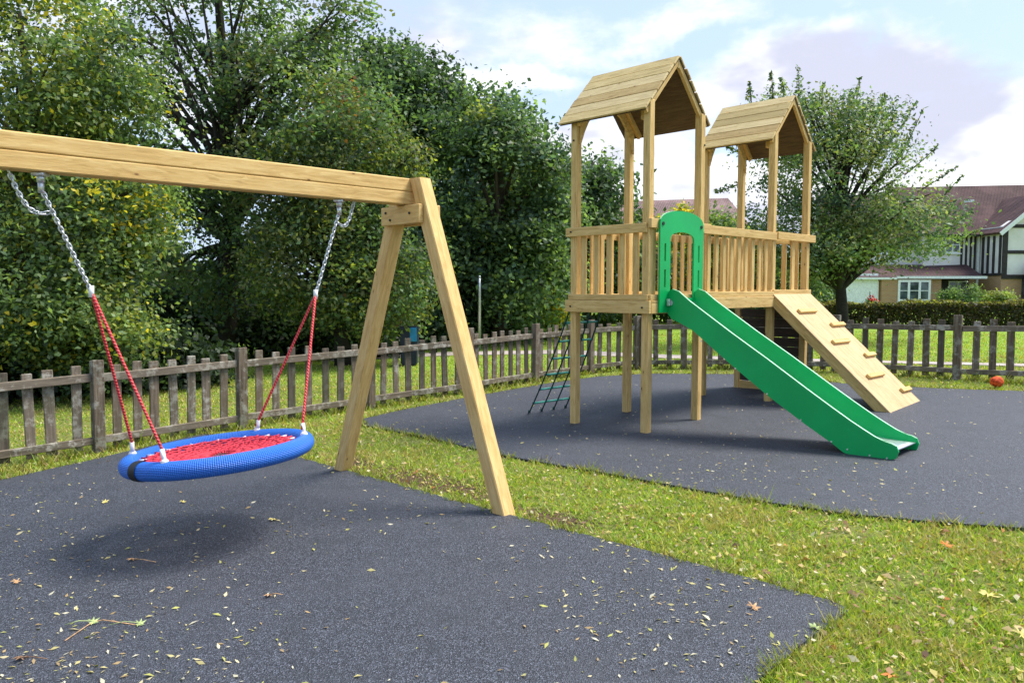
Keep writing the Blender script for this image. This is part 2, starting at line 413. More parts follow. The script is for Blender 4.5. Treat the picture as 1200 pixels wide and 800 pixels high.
def slab(name, outline, mt, top=0.0, thick=.03, jitter=.012):
    """flat slab following the ground; outline = plan points"""
    pts = []
    n = len(outline)
    for i in range(n):
        a, b_ = Vector(outline[i]), Vector(outline[(i + 1) % n]); L = (b_ - a).length; k = max(1, int(L / .12)) if L < 14 else 20
        for j in range(k):
            p = a.lerp(b_, j / k); nn = mnoise.noise(Vector((p.x * 2.2, p.y * 2.2, 3))) * jitter + mnoise.noise(Vector((p.x * 11, p.y * 11, 1))) * jitter * .5
            d = (b_ - a).normalized(); pts.append(p + Vector((-d.y, d.x)) * nn)
    bm = bmesh.new()
    tv = [bm.verts.new((p.x, p.y, gz(p.x, p.y) + top)) for p in pts]; bv = [bm.verts.new((p.x, p.y, gz(p.x, p.y) + top - thick)) for p in pts]
    f = bm.faces.new(tv)
    for i in range(len(pts)): bm.faces.new((tv[i], bv[i], bv[(i + 1) % len(pts)], tv[(i + 1) % len(pts)]))
    bmesh.ops.triangulate(bm, faces=[f])
    return tag(bm_obj(name, bm, mt), kind='structure')
def smooth_poly(pts, it=2):
    for _ in range(it):
        out = []
        for i in range(len(pts)):
            a, b_ = Vector(pts[i]), Vector(pts[(i + 1) % len(pts)]); out += [a.lerp(b_, .25), a.lerp(b_, .75)]
        pts = out
    return pts
g2 = lambda x, y: g(x, y).xy
far_corner = g2(244, 507)
R1 = [far_corner + Vector((-.16, -.22)), far_corner + Vector((.0, -.03)), far_corner + Vector((.16, -.15)), g2(401, 549), g2(592, 601), g2(860, 671), g2(970, 702), g2(989, 710), g2(992, 715), g2(982, 722),
      g2(882, 800), (-1.6, .5), (-7.2, 4.6), g2(0, 562), g2(100, 540)]
slab('rubber_surface', R1, M_RUBBER)
R2 = [g2(424, 494), g2(426, 490), g2(470, 480), g2(560, 463), g2(640, 449), g2(700, 441), g2(760, 437.5), g2(860, 438), g2(930, 443), g2(1000, 450), g2(1100, 454.5), g2(1200, 458), g2(1330, 463), (10.2, 6.5), (7.0, 4.2),
      g2(1310, 622), g2(1200, 618), g2(1100, 611), g2(1000, 602), g2(900, 588), g2(800, 570), g2(700, 552), g2(600, 535), g2(500, 512), g2(430, 498.5)]
slab('rubber_surface', R2, M_RUBBER)
def in_poly(x, y, poly):
    ins = np.zeros(len(x), bool); n = len(poly)
    for i in range(n):
        x0, y0 = poly[i]; x1, y1 = poly[(i + 1) % n]
        c = ((y0 > y) != (y1 > y)) & (x < (x1 - x0) * (y - y0) / (y1 - y0 + 1e-12) + x0); ins ^= c
    return ins
def off_rubber(x, y): return ~(in_poly(x, y, R1) | in_poly(x, y, R2))
# concrete path beyond the fence
PC = [(-4.4, 19.0), (-1.6, 19.6), (1.2, 19.2), (3.4, 17.2), (6.2, 15.4), (9.2, 13.6), (16, 10.5)]
ww = [.45, .5, .5, .35, .22, .20, .2]
pl = [Vector(p) for p in PC]; L_, R_ = [], []
for i, p in enumerate(pl):
    d = (pl[min(i + 1, len(pl) - 1)] - pl[max(i - 1, 0)]).normalized(); nn = Vector((-d.y, d.x)); L_.append(p + nn * ww[i]); R_.append(p - nn * ww[i])
PATH = L_ + R_[::-1]
slab('footpath', PATH, M_CONC, top=SOIL + .018, thick=.03, jitter=.03)

# ------------------------------------------------------------------ grass
def grass():
    N = 620000
    th = rng.uniform(-.86, .86, N); r = np.exp(rng.uniform(math.log(2.2), math.log(26), N))
    x, y = r * np.sin(th), r * np.cos(th)
    k = off_rubber(x, y) & ~in_poly(x, y, PATH)
    x, y, r = x[k], y[k], r[k]
    cl_ = np.array([mnoise.noise(Vector((a * 1.6, b_ * 1.6, 0))) + .6 * mnoise.noise(Vector((a * 7, b_ * 7, 5))) for a, b_ in zip(x, y)])
    so = np.array([soil_amt(a, b_) if b_ < 9 else 0 for a, b_ in zip(x, y)])
    keep = (so < .45 + rng.random(len(x)) * 1.3) & (rng.random(len(x)) < np.clip(.8 + cl_ * .9, .15, 1))
    x, y, r, cl_ = x[keep], y[keep], r[keep], cl_[keep]; n = len(x)
    h = rng.gamma(5, .0046, n) * (1 + .4 * cl_) + .005; w = np.clip(.0016 * r ** .75, .0022, .03) * rng.uniform(.7, 1.3, n)
    a = rng.uniform(0, 2 * PI, n); lean = rng.uniform(.2, 1.5, n) * h
    z = gz_np(x, y) + SOIL - .002
    base = np.stack([x, y, z], 1); side = np.stack([np.cos(a), np.sin(a), np.zeros(n)], 1) * w[:, None]
    ld = rng.uniform(0, 2 * PI, n); tip = base + np.stack([np.cos(ld) * lean, np.sin(ld) * lean, h], 1)
    V = np.stack([base - side, base + side, tip], 1).reshape(-1, 3)
    pal = np.array([(.24, .38, .035), (.35, .46, .05), (.15, .26, .03), (.50, .48, .07), (.54, .49, .18), (.34, .23, .10), (.30, .44, .04)])
    pr = np.array([.24, .24, .15, .14, .09, .05, .09]); c = pal[rng.choice(7, n, p=pr)] * rng.uniform(.75, 1.2, (n, 1))
    dryp = np.clip(cl_ * 1.9 - .05, 0, .9)[:, None] * (rng.random((n, 1)) < .6); c = c * (1 - dryp) + np.array([.42, .34, .12]) * dryp
    tag(link_mesh('grass', np_mesh('grass', V, 3, c, M_BLADE)), kind='stuff', label='short yellow green grass between the rubber surfaces', cat='grass')
grass()
FENCE_L = [g2(*q) for q in ((-300, 640), (-30, 560), (116, 527), (284, 500), (434, 477), (550, 459.5), (627, 446.5), (692, 436.5), (746, 431), (860, 431), (979, 434.5), (1121, 443), (1210, 450))]
def grass_fringe():
    P = []
    for a, b_ in zip(FENCE_L, FENCE_L[1:]):
        n = int((b_ - a).length * 420); f = rng.random(n); d = (b_ - a).normalized(); off = rng.normal(0, .06, n); P.append(np.stack([a.x + (b_.x - a.x) * f - d.y * off, a.y + (b_.y - a.y) * f + d.x * off], 1))
    nf = sum(len(q) for q in P)
    for poly in (R1, R2):
        for i in range(len(poly)):
            a, b_ = Vector(poly[i]), Vector(poly[(i + 1) % len(poly)]); L = (b_ - a).length
            if L > 12: continue
            n = int(L * 900 / max(1, ((a + b_) / 2).length / 3.5) ** 1.0); f = rng.random(n); d = (b_ - a).normalized()
            off = rng.normal(0, .022, n); P.append(np.stack([a.x + (b_.x - a.x) * f - d.y * off, a.y + (b_.y - a.y) * f + d.x * off], 1))
    P = np.concatenate(P); x, y = P[:, 0], P[:, 1]
    nn = np.array([mnoise.noise(Vector((a * 5, b_ * 5, 2))) for a, b_ in zip(x, y)]); k = (rng.random(len(x)) < np.clip(.45 + nn * 1.3, .05, 1)); fl = (np.arange(len(x)) < nf)[k]; x, y = x[k], y[k]; n = len(x)
    r = np.hypot(x, y); h = rng.gamma(5, .0085, n) * np.where(fl, 1.9, 1); w = np.clip(.0017 * r ** .75, .0022, .02); a = rng.uniform(0, 2 * PI, n); ld = rng.uniform(0, 2 * PI, n)
    base = np.stack([x, y, gz_np(x, y) + SOIL], 1); side = np.stack([np.cos(a), np.sin(a), np.zeros(n)], 1) * w[:, None]
    tip = base + np.stack([np.cos(ld) * h * .9, np.sin(ld) * h * .9, h + .008], 1)
    pal = np.array([(.19, .27, .03), (.27, .32, .04), (.38, .37, .07), (.47, .42, .16), (.16, .11, .06)]); c = pal[rng.choice(5, n, p=[.3, .25, .15, .15, .15])] * rng.uniform(.7, 1.15, (n, 1))
    tag(link_mesh('grass_fringe', np_mesh('grass_fringe', np.stack([base - side, base + side, tip], 1).reshape(-1, 3), 3, c, M_BLADE)), kind='stuff', label='longer ragged grass growing over the edges of the rubber', cat='grass')
grass_fringe()

def leaf_cards(P, size, aspect, nrm, cols, fold=.25):
    """kite-shaped leaf quads"""
    n = len(P); t = unit(np.cross(nrm, unit(rng.normal(size=(n, 3))))); b_ = np.cross(nrm, t)
    s = size[:, None] if hasattr(size, '__len__') else size
    l = t * s; w = b_ * s * aspect; up = nrm * s * fold * rng.uniform(-.6, 1, (n, 1))
    V = np.stack([P - l * .5, P - l * .05 + w * .5 + up, P + l * .5, P - l * .05 - w * .5 + up], 1)
    return V.reshape(-1, 3)
def litter():
    # small seeds and leaflets on the rubber, and leaves caught in the grass
    n0 = 10000; th = rng.uniform(-.8, .8, n0); r = np.exp(rng.uniform(math.log(2.3), math.log(15), n0)) ; x, y = r * np.sin(th), r * np.cos(th)
    on = ~off_rubber(x, y); patch = np.array([mnoise.noise(Vector((a * .7, b_ * .7, 9))) for a, b_ in zip(x, y)])
    k = on & (rng.random(n0) < np.clip(.30 + patch * .9 + (y > 5.2) * .25, .05, 1)) 
    x, y = x[k], y[k]; n = len(x); z = gz_np(x, y) + .005
    nr = unit(np.stack([rng.normal(0, .25, n), rng.normal(0, .25, n), np.ones(n)], 1))
    pal = np.array([(.52, .46, .20), (.60, .52, .30), (.42, .42, .12), (.38, .27, .13), (.62, .58, .42)])
    V = leaf_cards(np.stack([x, y, z], 1), rng.gamma(5, .0045, n) + .006, .38, nr, None, .15)
    tag(link_mesh('leaf_litter', np_mesh('leaf_litter', V, 4, pal[rng.choice(5, n)] * rng.uniform(.8, 1.1, (n, 1)), M_DRY)), kind='stuff', label='small pale leaflets and seeds scattered over the rubber surfaces', cat='leaf litter')
    n0 = 27000; th = rng.uniform(-.8, .8, n0); r = np.exp(rng.uniform(math.log(2.3), math.log(20), n0)); x, y = r * np.sin(th), r * np.cos(th)
    k = off_rubber(x, y); x, y = x[k], y[k]; n = len(x); z = gz_np(x, y) + SOIL + rng.uniform(.006, .03, n)
    nr = unit(np.stack([rng.normal(0, .5, n), rng.normal(0, .5, n), np.ones(n)], 1))
    pal = np.array([(.50, .42, .12), (.55, .40, .20), (.30, .16, .08), (.55, .50, .32), (.52, .20, .06), (.20, .12, .07)])
    V = leaf_cards(np.stack([x, y, z], 1), rng.gamma(4, .0054, n) + .006, .6, nr, None, .3)
    tag(link_mesh('leaf_litter', np_mesh('leaf_litter', V, 4, pal[rng.choice(6, n, p=[.32, .2, .14, .20, .03, .11])] * rng.uniform(.75, 1.1, (n, 1)), M_DRY)), kind='stuff', label='dead yellow and brown leaves lying in the grass', cat='leaf litter')
litter()

# a few larger fallen leaves, each its own thing
def fallen_leaf(p, size, col, label, rz, grass_=False, stalk=0):
    lobes = 5; bm = bmesh.new(); r = []
    for i in range(lobes * 4 + 1):
        a = -2.5 + 5.0 * i / (lobes * 4); k = i % 4
        rr = (1.0, .62, .42, .66)[k] * size * (1 - .25 * abs(a) / 2.5)
        r.append((math.cos(a) * rr, math.sin(a) * rr, math.sin(i * 1.7 + rz) * size * .12 + size * .10))
    c = bm.verts.new((0, 0, .004)); vs = [bm.verts.new(q) for q in r]
    for a_, b_ in zip(vs, vs[1:]): bm.faces.new((c, a_, b_))
    if stalk:
        bm_tube(bm, [(0, 0, .006), (-stalk * .5, stalk * .04, .012), (-stalk, -stalk * .05, .005)], .0022, 5)
    me = bpy.data.meshes.new('fallen_leaf'); bm.to_mesh(me); bm.free()
    m = MATS.get(col) or plain(col, {'tan_leaf': (.55, .33, .16), 'yellow_leaf': (.62, .52, .16), 'green_leaf': (.42, .50, .20), 'brown_leaf': (.25, .14, .07), 'orange_leaf': (.65, .22, .04)}[col], .7, nv=.3, ns=40)
    me.materials.append(m); z = gz(p.x, p.y) + (.008 if not grass_ else SOIL + .03)
    o = bpy.data.objects.new('fallen_leaf', me); COL.objects.link(o)
    place(o, Matrix.Translation((p.x, p.y, z)) @ Matrix.Rotation(rz, 4, 'Z') @ Matrix.Rotation(.25, 4, 'X'))
    tag(o, label, 'leaf', 'larger fallen leaves')
for px, py, s_, c_, lb, rz, gr_, stk in (
    (882, 713, .035, 'tan_leaf', 'tan fallen leaf on the rubber just left of its pointed corner', .4, 0, 0),
    (156, 657, .035, 'tan_leaf', 'curled tan leaf with long stalk lying beneath the basket swing', 2.8, 0, .17),
    (108, 730, .032, 'green_leaf', 'pale green leaf at the fork of the fallen twig in the left foreground', .3, 0, .12),
    (163, 732, .030, 'green_leaf', 'green leaf at the right tip of the fallen twig', .1, 0, .14),
    (26, 773, .035, 'brown_leaf', 'crumpled brown leaf near the bottom left corner', 3.0, 0, .12),
    (18, 683, .028, 'tan_leaf', 'flat tan leaf at the left edge of the picture', 1.0, 0, 0),
    (122, 589, .033, 'yellow_leaf', 'pale yellow leaf on the rubber left of the swing shadow', .2, 0, 0),
    (214, 589, .026, 'yellow_leaf', 'narrow yellow leaf on the rubber below the blue ring', 1.2, 0, 0),
    (320, 610, .032, 'yellow_leaf', 'small yellow leaf on the rubber right of the swing shadow', 2.2, 0, 0),
    (316, 699, .028, 'tan_leaf', 'tan leaf with a stalk on the rubber right of the twig', 3.1, 0, .07),
    (586, 601, .030, 'yellow_leaf', 'pale leaf resting against the foot of the near swing leg', .9, 0, 0),
    (1108, 640, .040, 'orange_leaf', 'bright orange leaf in the grass near the far rubber edge', .4, 1, 0),
    (1160, 700, .050, 'yellow_leaf', 'large yellow leaf in the grass at the right', 1.4, 1, 0),
    (1045, 795, .035, 'orange_leaf', 'orange leaf in the grass at the bottom edge', 2.4, 1, 0),
    (1196, 745, .045, 'yellow_leaf', 'pale yellow leaf in the grass at the right edge', .2, 1, 0),
    (955, 737, .030, 'green_leaf', 'pale leaf on the rubber edge below its pointed corner', .9, 0, 0)):
    fallen_leaf(g(px, py), s_ * 1.3, c_, lb, rz, gr_, stk)
a_, b_, c_ = g(108, 730), g(163, 732), g(76, 752)
tw = bmesh.new(); O_ = Vector((a_.x, a_.y, gz(a_.x, a_.y) + .006))
bm_tube(tw, [Vector((b_.x, b_.y, O_.z)) - O_, Vector((.05, .01, .008)), Vector((0, 0, 0)), Vector((c_.x, c_.y, O_.z)) - O_], .0028, 6)
tag(bm_obj('fallen_twig', tw, MATS['tan_leaf'], None, Matrix.Translation(O_)), 'thin forked twig lying on the rubber in the left foreground', 'twig')

# ------------------------------------------------------------------ picket fence
FH = {}
def fence(posts_px, label, name='picket_fence', extra_end=None):
    P = [Vector(q) if len(q) == 2 and not isinstance(q, tuple) else Vector(q) for q in posts_px]
    root = empty(name, (P[0].x, P[0].y, gz(*P[0]))); tag(root, label, 'fence', 'weathered picket fences round the play area')
    for i, p in enumerate(P):
        z = gz(p.x, p.y) + SOIL; d = (P[min(i + 1, len(P) - 1)] - P[max(i - 1, 0)]).normalized(); d3 = Vector((d.x, d.y, 0))
        nrm = Vector((d.y, -d.x, 0))
        if nrm.y > 0: nrm = -nrm
        hh = 1.03 + random.uniform(-.02, .02); tl = Vector((random.uniform(-.012, .012), random.uniform(-.012, .012), 0))
        bm = bmesh.new(); bmesh.ops.create_cube(bm, size=1); bmesh.ops.scale(bm, vec=(hh, .115, .105), verts=bm.verts)
        for v in bm.verts:
            if v.co.x > 0: v.co.x += v.co.z * .12 * random.uniform(.5, 1.6)
        bmesh.ops.bevel(bm, geom=bm.edges[:], offset=.007, segments=1, affect='EDGES')
        M, _ = frame(Vector((p.x, p.y, z - .02)), Vector((p.x, p.y, z - .02 + hh)) + tl, nrm); bm_obj('post', bm, M_FENCE, root, M)
    for a, b_ in zip(P, P[1:]):
        d = (b_ - a); L = d.length; dn = d.normalized(); d3 = Vector((dn.x, dn.y, 0)); nrm = Vector((dn.y, -dn.x, 0))
        if nrm.y > 0: nrm = -nrm                      # nrm points to the playground side
        za, zb = gz(*a) + SOIL, gz(*b_) + SOIL; j = lambda s=.008: random.uniform(-s, s)
        for hr, w, nm in ((.80, .088, 'rail'), (.135, .080, 'rail')):
            off = nrm * .0
            p0 = Vector((a.x, a.y, za + hr + j())) + d3 * .054 + off; p1 = Vector((b_.x, b_.y, zb + hr + j())) - d3 * .054 + off
            board(nm, p0, p1, .040, w, M_RAIL, root, bev=.006)
        n = 8 if 1.45 < L < 2.1 else max(3, round(L / .225)); 
        for k in range(1, n):
            s = k / n; q = a.lerp(b_, s) + dn * j(.02); z = za + (zb - za) * s; hh = .925 + j(.028)
            M, _ = frame(Vector((q.x, q.y, z + .035)) - nrm * .034, Vector((q.x + j(.022), q.y, z + .035 + hh - .035)) - nrm * .034, nrm)
            # top block sits proud of the rail on the playground side
            me = box_mesh(hh - .035, .098 if k % 3 else .106, .024, .006, random.choice((M_FENCE, M_FENCE, M_RAIL, M_DAMP)), 'picket')
            link_mesh('picket', me, None, M, root)
    return root
def V2(px, py): return g(px, py).xy
l0, l1, l2, l3, l4, l5, l6 = V2(116, 527), V2(284, 500), V2(434, 477), V2(550, 459.5), V2(627, 446.5), V2(692, 436.5), V2(746, 431)
e = (l0 - l1) * 1.04
fence([l0 + e * 3, l0 + e * 2, l0 + e, l0, l1, l2, l3, l4, l5, l6], 'left run of weathered grey picket fence in front of the dark trees')
r1, r2 = V2(1121, 443), V2(979, 434.5); r3 = V2(860, 431)
dd = (r1 - r2)
fence([l6 + Vector((.12, -.02)), l6.lerp(r3, .5) + Vector((0, .05)), r3, r2, r1, r1 + Vector((1.55, -1.12)), r1 + Vector((3.1, -2.3)), r1 + Vector((4.6, -3.5))], 'right run of weathered picket fence before the mown lawn and hedge')

# ------------------------------------------------------------------ play tower
A0 = Vector((.743, 9.197, 0)); TU = Vector((math.cos(-.7855), math.sin(-.7855), 0)); TV = Vector((-TU.y, TU.x, 0)); S = 1.0093; G0 = S + 1.785
def T(u, v, z): return A0 + TU * u + TV * v + Vector((0, 0, z))
tower = empty('play_tower', T(S, 0, 0)); tag(tower, 'pine play tower with two gabled roofs joined by a bridge', 'play tower')
PW = .088
def rot_up(vec): return vec
def post(u, v, ztop):
    p = T(u, v, 0); z0 = gz(p.x, p.y) - .02
    return board('post', T(u, v, z0), T(u, v, ztop), PW, PW, M_TOWER, tower, up=TU, bev=.006)
def T_board(name, a, b_, w, h, mt=M_TOWER, parent=None, up=(0, 0, 1), bev=.004):
    return board(name, T(*a), T(*b_), w, h, mt, parent or tower, up, bev)
def roof_unit(v0, dz):
    ze, zr = 3.485 + dz, 4.15 + dz; ov = .13; half = S / 2 + ov; L0, L1 = (-.16 if v0 == 0 else -.03), S + .05
    rf = T_board('roof', (L0 + .02, v0 + S / 2, zr - .085), (L1 - .02, v0 + S / 2, zr - .085), .03, .10, M_ROOF)
    sl = math.hypot(half, zr - ze); nb = 6; th = .022
    for side in (-1, 1):
        dv = Vector((0, side * half / sl, -(zr - ze) / sl))   # down-slope (v,z)
        nz = Vector((0, side * (zr - ze) / sl, half / sl))
        for i in range(nb):
            w = sl / nb - .015; s0 = sl * (i + .5) / nb
            cv = v0 + S / 2 + dv.y * s0 + nz.y * (.012 + .006 * (i % 2)); cz = zr + dv.z * s0 + nz.z * (.012)
            upv = (TV * nz.y + Vector((0, 0, nz.z)) + (TV * dv.y + Vector((0, 0, dv.z))) * .03).normalized()
            e0, e1 = random.uniform(-.006, .006), random.uniform(-.006, .006)
            T_board('roof_plank', (L0 + e0, cv, cz - .01), (L1 + e1, cv, cz - .01), w, th, random.choice(M_ROOFS), rf, upv, .004)
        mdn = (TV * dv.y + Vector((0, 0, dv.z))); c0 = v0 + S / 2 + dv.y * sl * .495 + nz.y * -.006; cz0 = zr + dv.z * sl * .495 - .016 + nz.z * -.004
        T_board('shade_sheet', (L0 + .012, c0, cz0), (L1 - .012, c0, cz0), sl * .985, .007, M_UNDER, rf, TV * nz.y + Vector((0, 0, nz.z)), 0)  # added dark sheet; its colour holds the shade under the roof and in seams
        # rafters
        for uu in (L1 - .045, .10):
            a = (uu, v0 + S / 2 + side * .02, zr - .06); b_ = (uu, v0 + S / 2 + side * (half - .04), ze - .01)
            T_board('rafter', a, b_, .042, .085, M_TOWER, rf, TV * nz.y + Vector((0, 0, nz.z)))
    # arched gable board at the back end
    poly = [(-.0, 3.26), (.06, 3.40), (.13, 3.52), (.26, 3.66), (S / 2, 3.78), (S - .26, 3.66), (S - .13, 3.52), (S - .06, 3.40), (S, 3.26), (S, 3.56), (S / 2, 4.03), (0, 3.56)]
    bm = bmesh.new(); prism(bm, [(a, b_ + dz) for a, b_ in poly], T(.062, v0, 0), TV, (0, 0, 1), TU, .028)
    bm_obj('gable_board', bm, M_TOWER, rf)
    T_board('tie_block', (S - .10, v0 + .02, 3.47 + dz), (S - .10, v0 + .12, 3.47 + dz), .05, .11, M_TOWER, rf)
    return rf
def panel(a, b_, dz, n, out, rail_h=.1, skip=(), zt=2.302, base=True, br_w=.072, name='handrail'):
    """barrier between two posts (u,v) a, b_; out = outward unit (u,v)"""
    (ua, va), (ub, vb) = a, b_; ou, ov_ = out; k = .044 + .0225
    ln = Vector((ub - ua, vb - va)); L = ln.length; ln.normalize(); ex = .085
    P = lambda s, off, z: (ua + ln.x * s + ou * off, va + ln.y * s + ov_ * off, z + dz)
    hr = T_board(name, P(-ex, k, zt - rail_h / 2), P(L + ex * .35, k, zt - rail_h / 2), .042, rail_h, M_TOWER)
    for i in range(n):
        if i in skip: continue
        s = L * (i + .75) / (n + .5)
        b2 = T_board('baluster', P(s, .016, 1.50), P(s, .016, zt - .01), .026, br_w, M_TOWER, hr, TU * (-ou * 0) + TU * ln.x + TV * ln.y)
    return hr
def beam_side(a, b_, dz, out, e0=.088, e1=.088):
    (ua, va), (ub, vb) = a, b_; ou, ov_ = out; ln = Vector((ub - ua, vb - va)); L = ln.length; ln.normalize(); k = .044 + .024
    P = lambda s, off, z: (ua + ln.x * s + ou * off, va + ln.y * s + ov_ * off, z + dz)
    T_board('side_beam', P(-e0, k, 1.404), P(L + e1, k, 1.404), .046, .138, M_TOWER)
    T_board('edge_board', P(-.05, .03, 1.508), P(L + .05, .03, 1.508), .095, .062, M_TOWER)
for v0, dz in ((0, 0.0), (G0, .05)):
    for (u, v) in ((0, 0), (S, 0), (S, S), (0, S)): post(u, v0 + v, 3.60 + dz)
    roof_unit(v0, dz)
    for i in range(8):
        uu = .05 + (S - .1) * (i + .5) / 8
        T_board('deck_plank', (uu, v0 - .03, 1.505 + dz), (uu, v0 + S + .03, 1.505 + dz), .112, .032, M_TOWER)
D1 = .0; D2 = .05
beam_side((0, 0), (S, 0), 0, (0, -1), e1=.09)
beam_side((S, 0), (S, S), 0, (1, 0), e0=-.001 + .044, e1=.044)
beam_side((0, S), (0, 0), 0, (-1, 0), e0=.02, e1=.02)
panel((0, 0), (S, 0), 0, 5, (0, -1))
panel((0, S), (0, 0), 0, 5, (-1, 0))
hr = T_board('handrail', (S + .066, -.06, 2.30), (S + .066, S + .13, 2.30), .042, .10)
for vv in (.075, .935): T_board('baluster', (S + .02, vv, 1.50), (S + .02, vv, 2.28), .026, .062, M_TOWER, hr, TV)
# bridge
beam_side((S, S), (S, G0), .03, (1, 0), e0=-.05, e1=.11)
beam_side((0, G0), (0, S), .03, (-1, 0), e0=0, e1=0)
panel((S, S + .06), (S, G0 - .05), .035, 9, (1, 0))
panel((0, G0 - .05), (0, S + .06), .035, 9, (-1, 0))
for i in range(15):
    vv = S + .09 + (G0 - S - .18) * (i + .5) / 15
    T_board('deck_plank', (-.03, vv, 1.525), (S + .03, vv, 1.525), .098, .032, M_TOWER)
# second tower barriers
beam_side((S, G0), (S, G0 + S), D2, (1, 0), e0=.0, e1=.05)
beam_side((0, G0), (S, G0), D2, (0, -1), e0=.0, e1=0)
beam_side((S, G0 + S), (0, G0 + S), D2, (0, 1), e0=.05, e1=.05)
panel((S, G0 + S), (0, G0 + S), D2, 5, (0, 1))
panel((0, G0 + S), (0, G0), D2, 5, (-1, 0))
hr = T_board('handrail', (S + .066, G0 + .02, 2.302), (S + .066, G0 + S + .14, 2.302), .042, .10)
T_board('baluster', (S + .01, G0 + .60, 1.5), (S + .01, G0 + .60, 2.30), .03, .085, M_TOWER, hr, TV)
T_board('cross_bar', (S - .02, G0 + .04, 2.235), (S - .02, G0 + .64, 2.235), .03, .05)
# plank wall, shade painted in, below the far side of the second tower
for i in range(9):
    z = .16 + i * .135; T_board('wall_board', (-.0 + .05, G0 + S - .02, z), (S - .05, G0 + S - .02, z), .026, .128, M_SHADEW if i else M_TOWER, up=(0, 0, 1))  # lowest board left pale, painted as sunlit
# bolts on the tower timbers
def bolt(p, n, r=.011, mt=M_BLACK, parent=tower, name='bolt'):
    bm = bmesh.new(); n = Vector(n).normalized(); bm_tube(bm, [-n * .002, n * .008], r, 8); return bm_obj(name, bm, mt, parent, Matrix.Translation(p))
mV = -TV
for u, v, z, nn in ((.0, -.0, 2.255, mV), (.0, 0, 1.40, mV), (S, 0, 1.40, mV), (0.0, .0, 3.30, mV)): bolt(T(u, v, z) + nn * (.092 if z < 3 else .046), nn)
for v, z in ((S + .02, 3.25), (S, 2.0), (G0, 1.46), (G0 + S, 1.46)): bolt(T(S, v, z) + TU * (.092 if z < 1.6 else .046), TU)

# ---- slide
SV0, SV1 = .235, .76; GB = .07
prof_top = [(1.11, 1.50), (1.13, 1.575), (1.18, 1.60), (1.26, 1.575), (1.40, 1.470), (1.9, 1.150), (2.3, .905), (2.7, .650), (2.95, .495), (3.12, .393), (3.24, .327), (3.34, .275), (3.41, .245), (3.48, .235)]
prof_end = [(3.525, .215), (3.545, .165), (3.525, .105), (3.47, .08)]
prof_bot = [(3.30, .075), (3.12, .075), (3.06, .090), (2.95, .165), (2.7, .305), (2.3, .550), (1.9, .825), (1.44, 1.165), (1.28, 1.235), (1.17, 1.275), (1.12, 1.33)]
bed_pts = [(1.02, 1.53), (1.10, 1.49), (1.20, 1.36), (1.9, .905), (2.3, .645), (2.7, .395), (2.95, .258), (3.12, .200), (3.26, .182), (3.36, .178), (3.45, .178), (3.52, .176)]
bm = bmesh.new(); top = [], []
M0 = Matrix.Identity(4)
for k, vv in enumerate((SV0 + .012, SV1 - .012)):
    top[k].extend([bm.verts.new(T(u, vv, z)) for u, z in bed_pts])
low = [], []
for k, vv in enumerate((SV0 + .012, SV1 - .012)):
    low[k].extend([bm.verts.new(T(u - .006, vv, z - .012)) for u, z in bed_pts])
for i in range(len(bed_pts) - 1):
    for f in ((top[0][i], top[0][i + 1], top[1][i + 1], top[1][i]), (low[0][i], low[1][i], low[1][i + 1], low[0][i + 1])): bm.faces.new(f).smooth = True
bm.faces.new((top[0][-1], low[0][-1], low[1][-1], top[1][-1])); bm.faces.new((top[0][0], top[1][0], low[1][0], low[0][0]))
slide = bm_obj('slide', bm, M_STEEL, tower); tag(slide, 'green sided slide with a steel chute')
for vv in (SV0, SV1):
    bm = bmesh.new(); poly = prof_top + prof_end + prof_bot
    fs = prism(bm, [(a, b_) for a, b_ in poly], T(0, vv, 0), TU, (0, 0, 1), TV, .024)
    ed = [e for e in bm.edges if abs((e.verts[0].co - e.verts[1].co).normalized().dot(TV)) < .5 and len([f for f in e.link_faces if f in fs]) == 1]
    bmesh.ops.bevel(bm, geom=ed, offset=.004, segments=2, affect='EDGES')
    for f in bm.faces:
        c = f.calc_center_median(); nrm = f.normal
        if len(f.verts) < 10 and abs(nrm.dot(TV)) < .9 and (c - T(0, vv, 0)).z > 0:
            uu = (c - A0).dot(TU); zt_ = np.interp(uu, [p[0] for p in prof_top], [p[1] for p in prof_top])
            if c.z > zt_ - .03 and uu < 3.56: f.material_index = 1  # only top edges get the painted sunlit tone
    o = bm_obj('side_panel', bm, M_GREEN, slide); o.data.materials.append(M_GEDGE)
    # bolts along the side
    for uu in (1.55, 1.95, 2.3, 2.65, 2.95, 3.1, 3.3, 3.45):
        zt_ = np.interp(uu, [p[0] for p in bed_pts], [p[1] for p in bed_pts]) - .05
        if vv == SV0: bolt(T(uu, vv, zt_ - .03) - TV * .012, -TV, .008, M_STEEL, slide)
# bracket, bar
bolt(T(1.16, SV0, 1.45) - TV * .012, -TV, .03, M_GALV, slide, 'cover_cap'); 
T_board('bracket', (1.135, SV0 - .035, 1.455), (1.175, SV0 - .035, 1.455), .045, .075, M_GALV, slide)
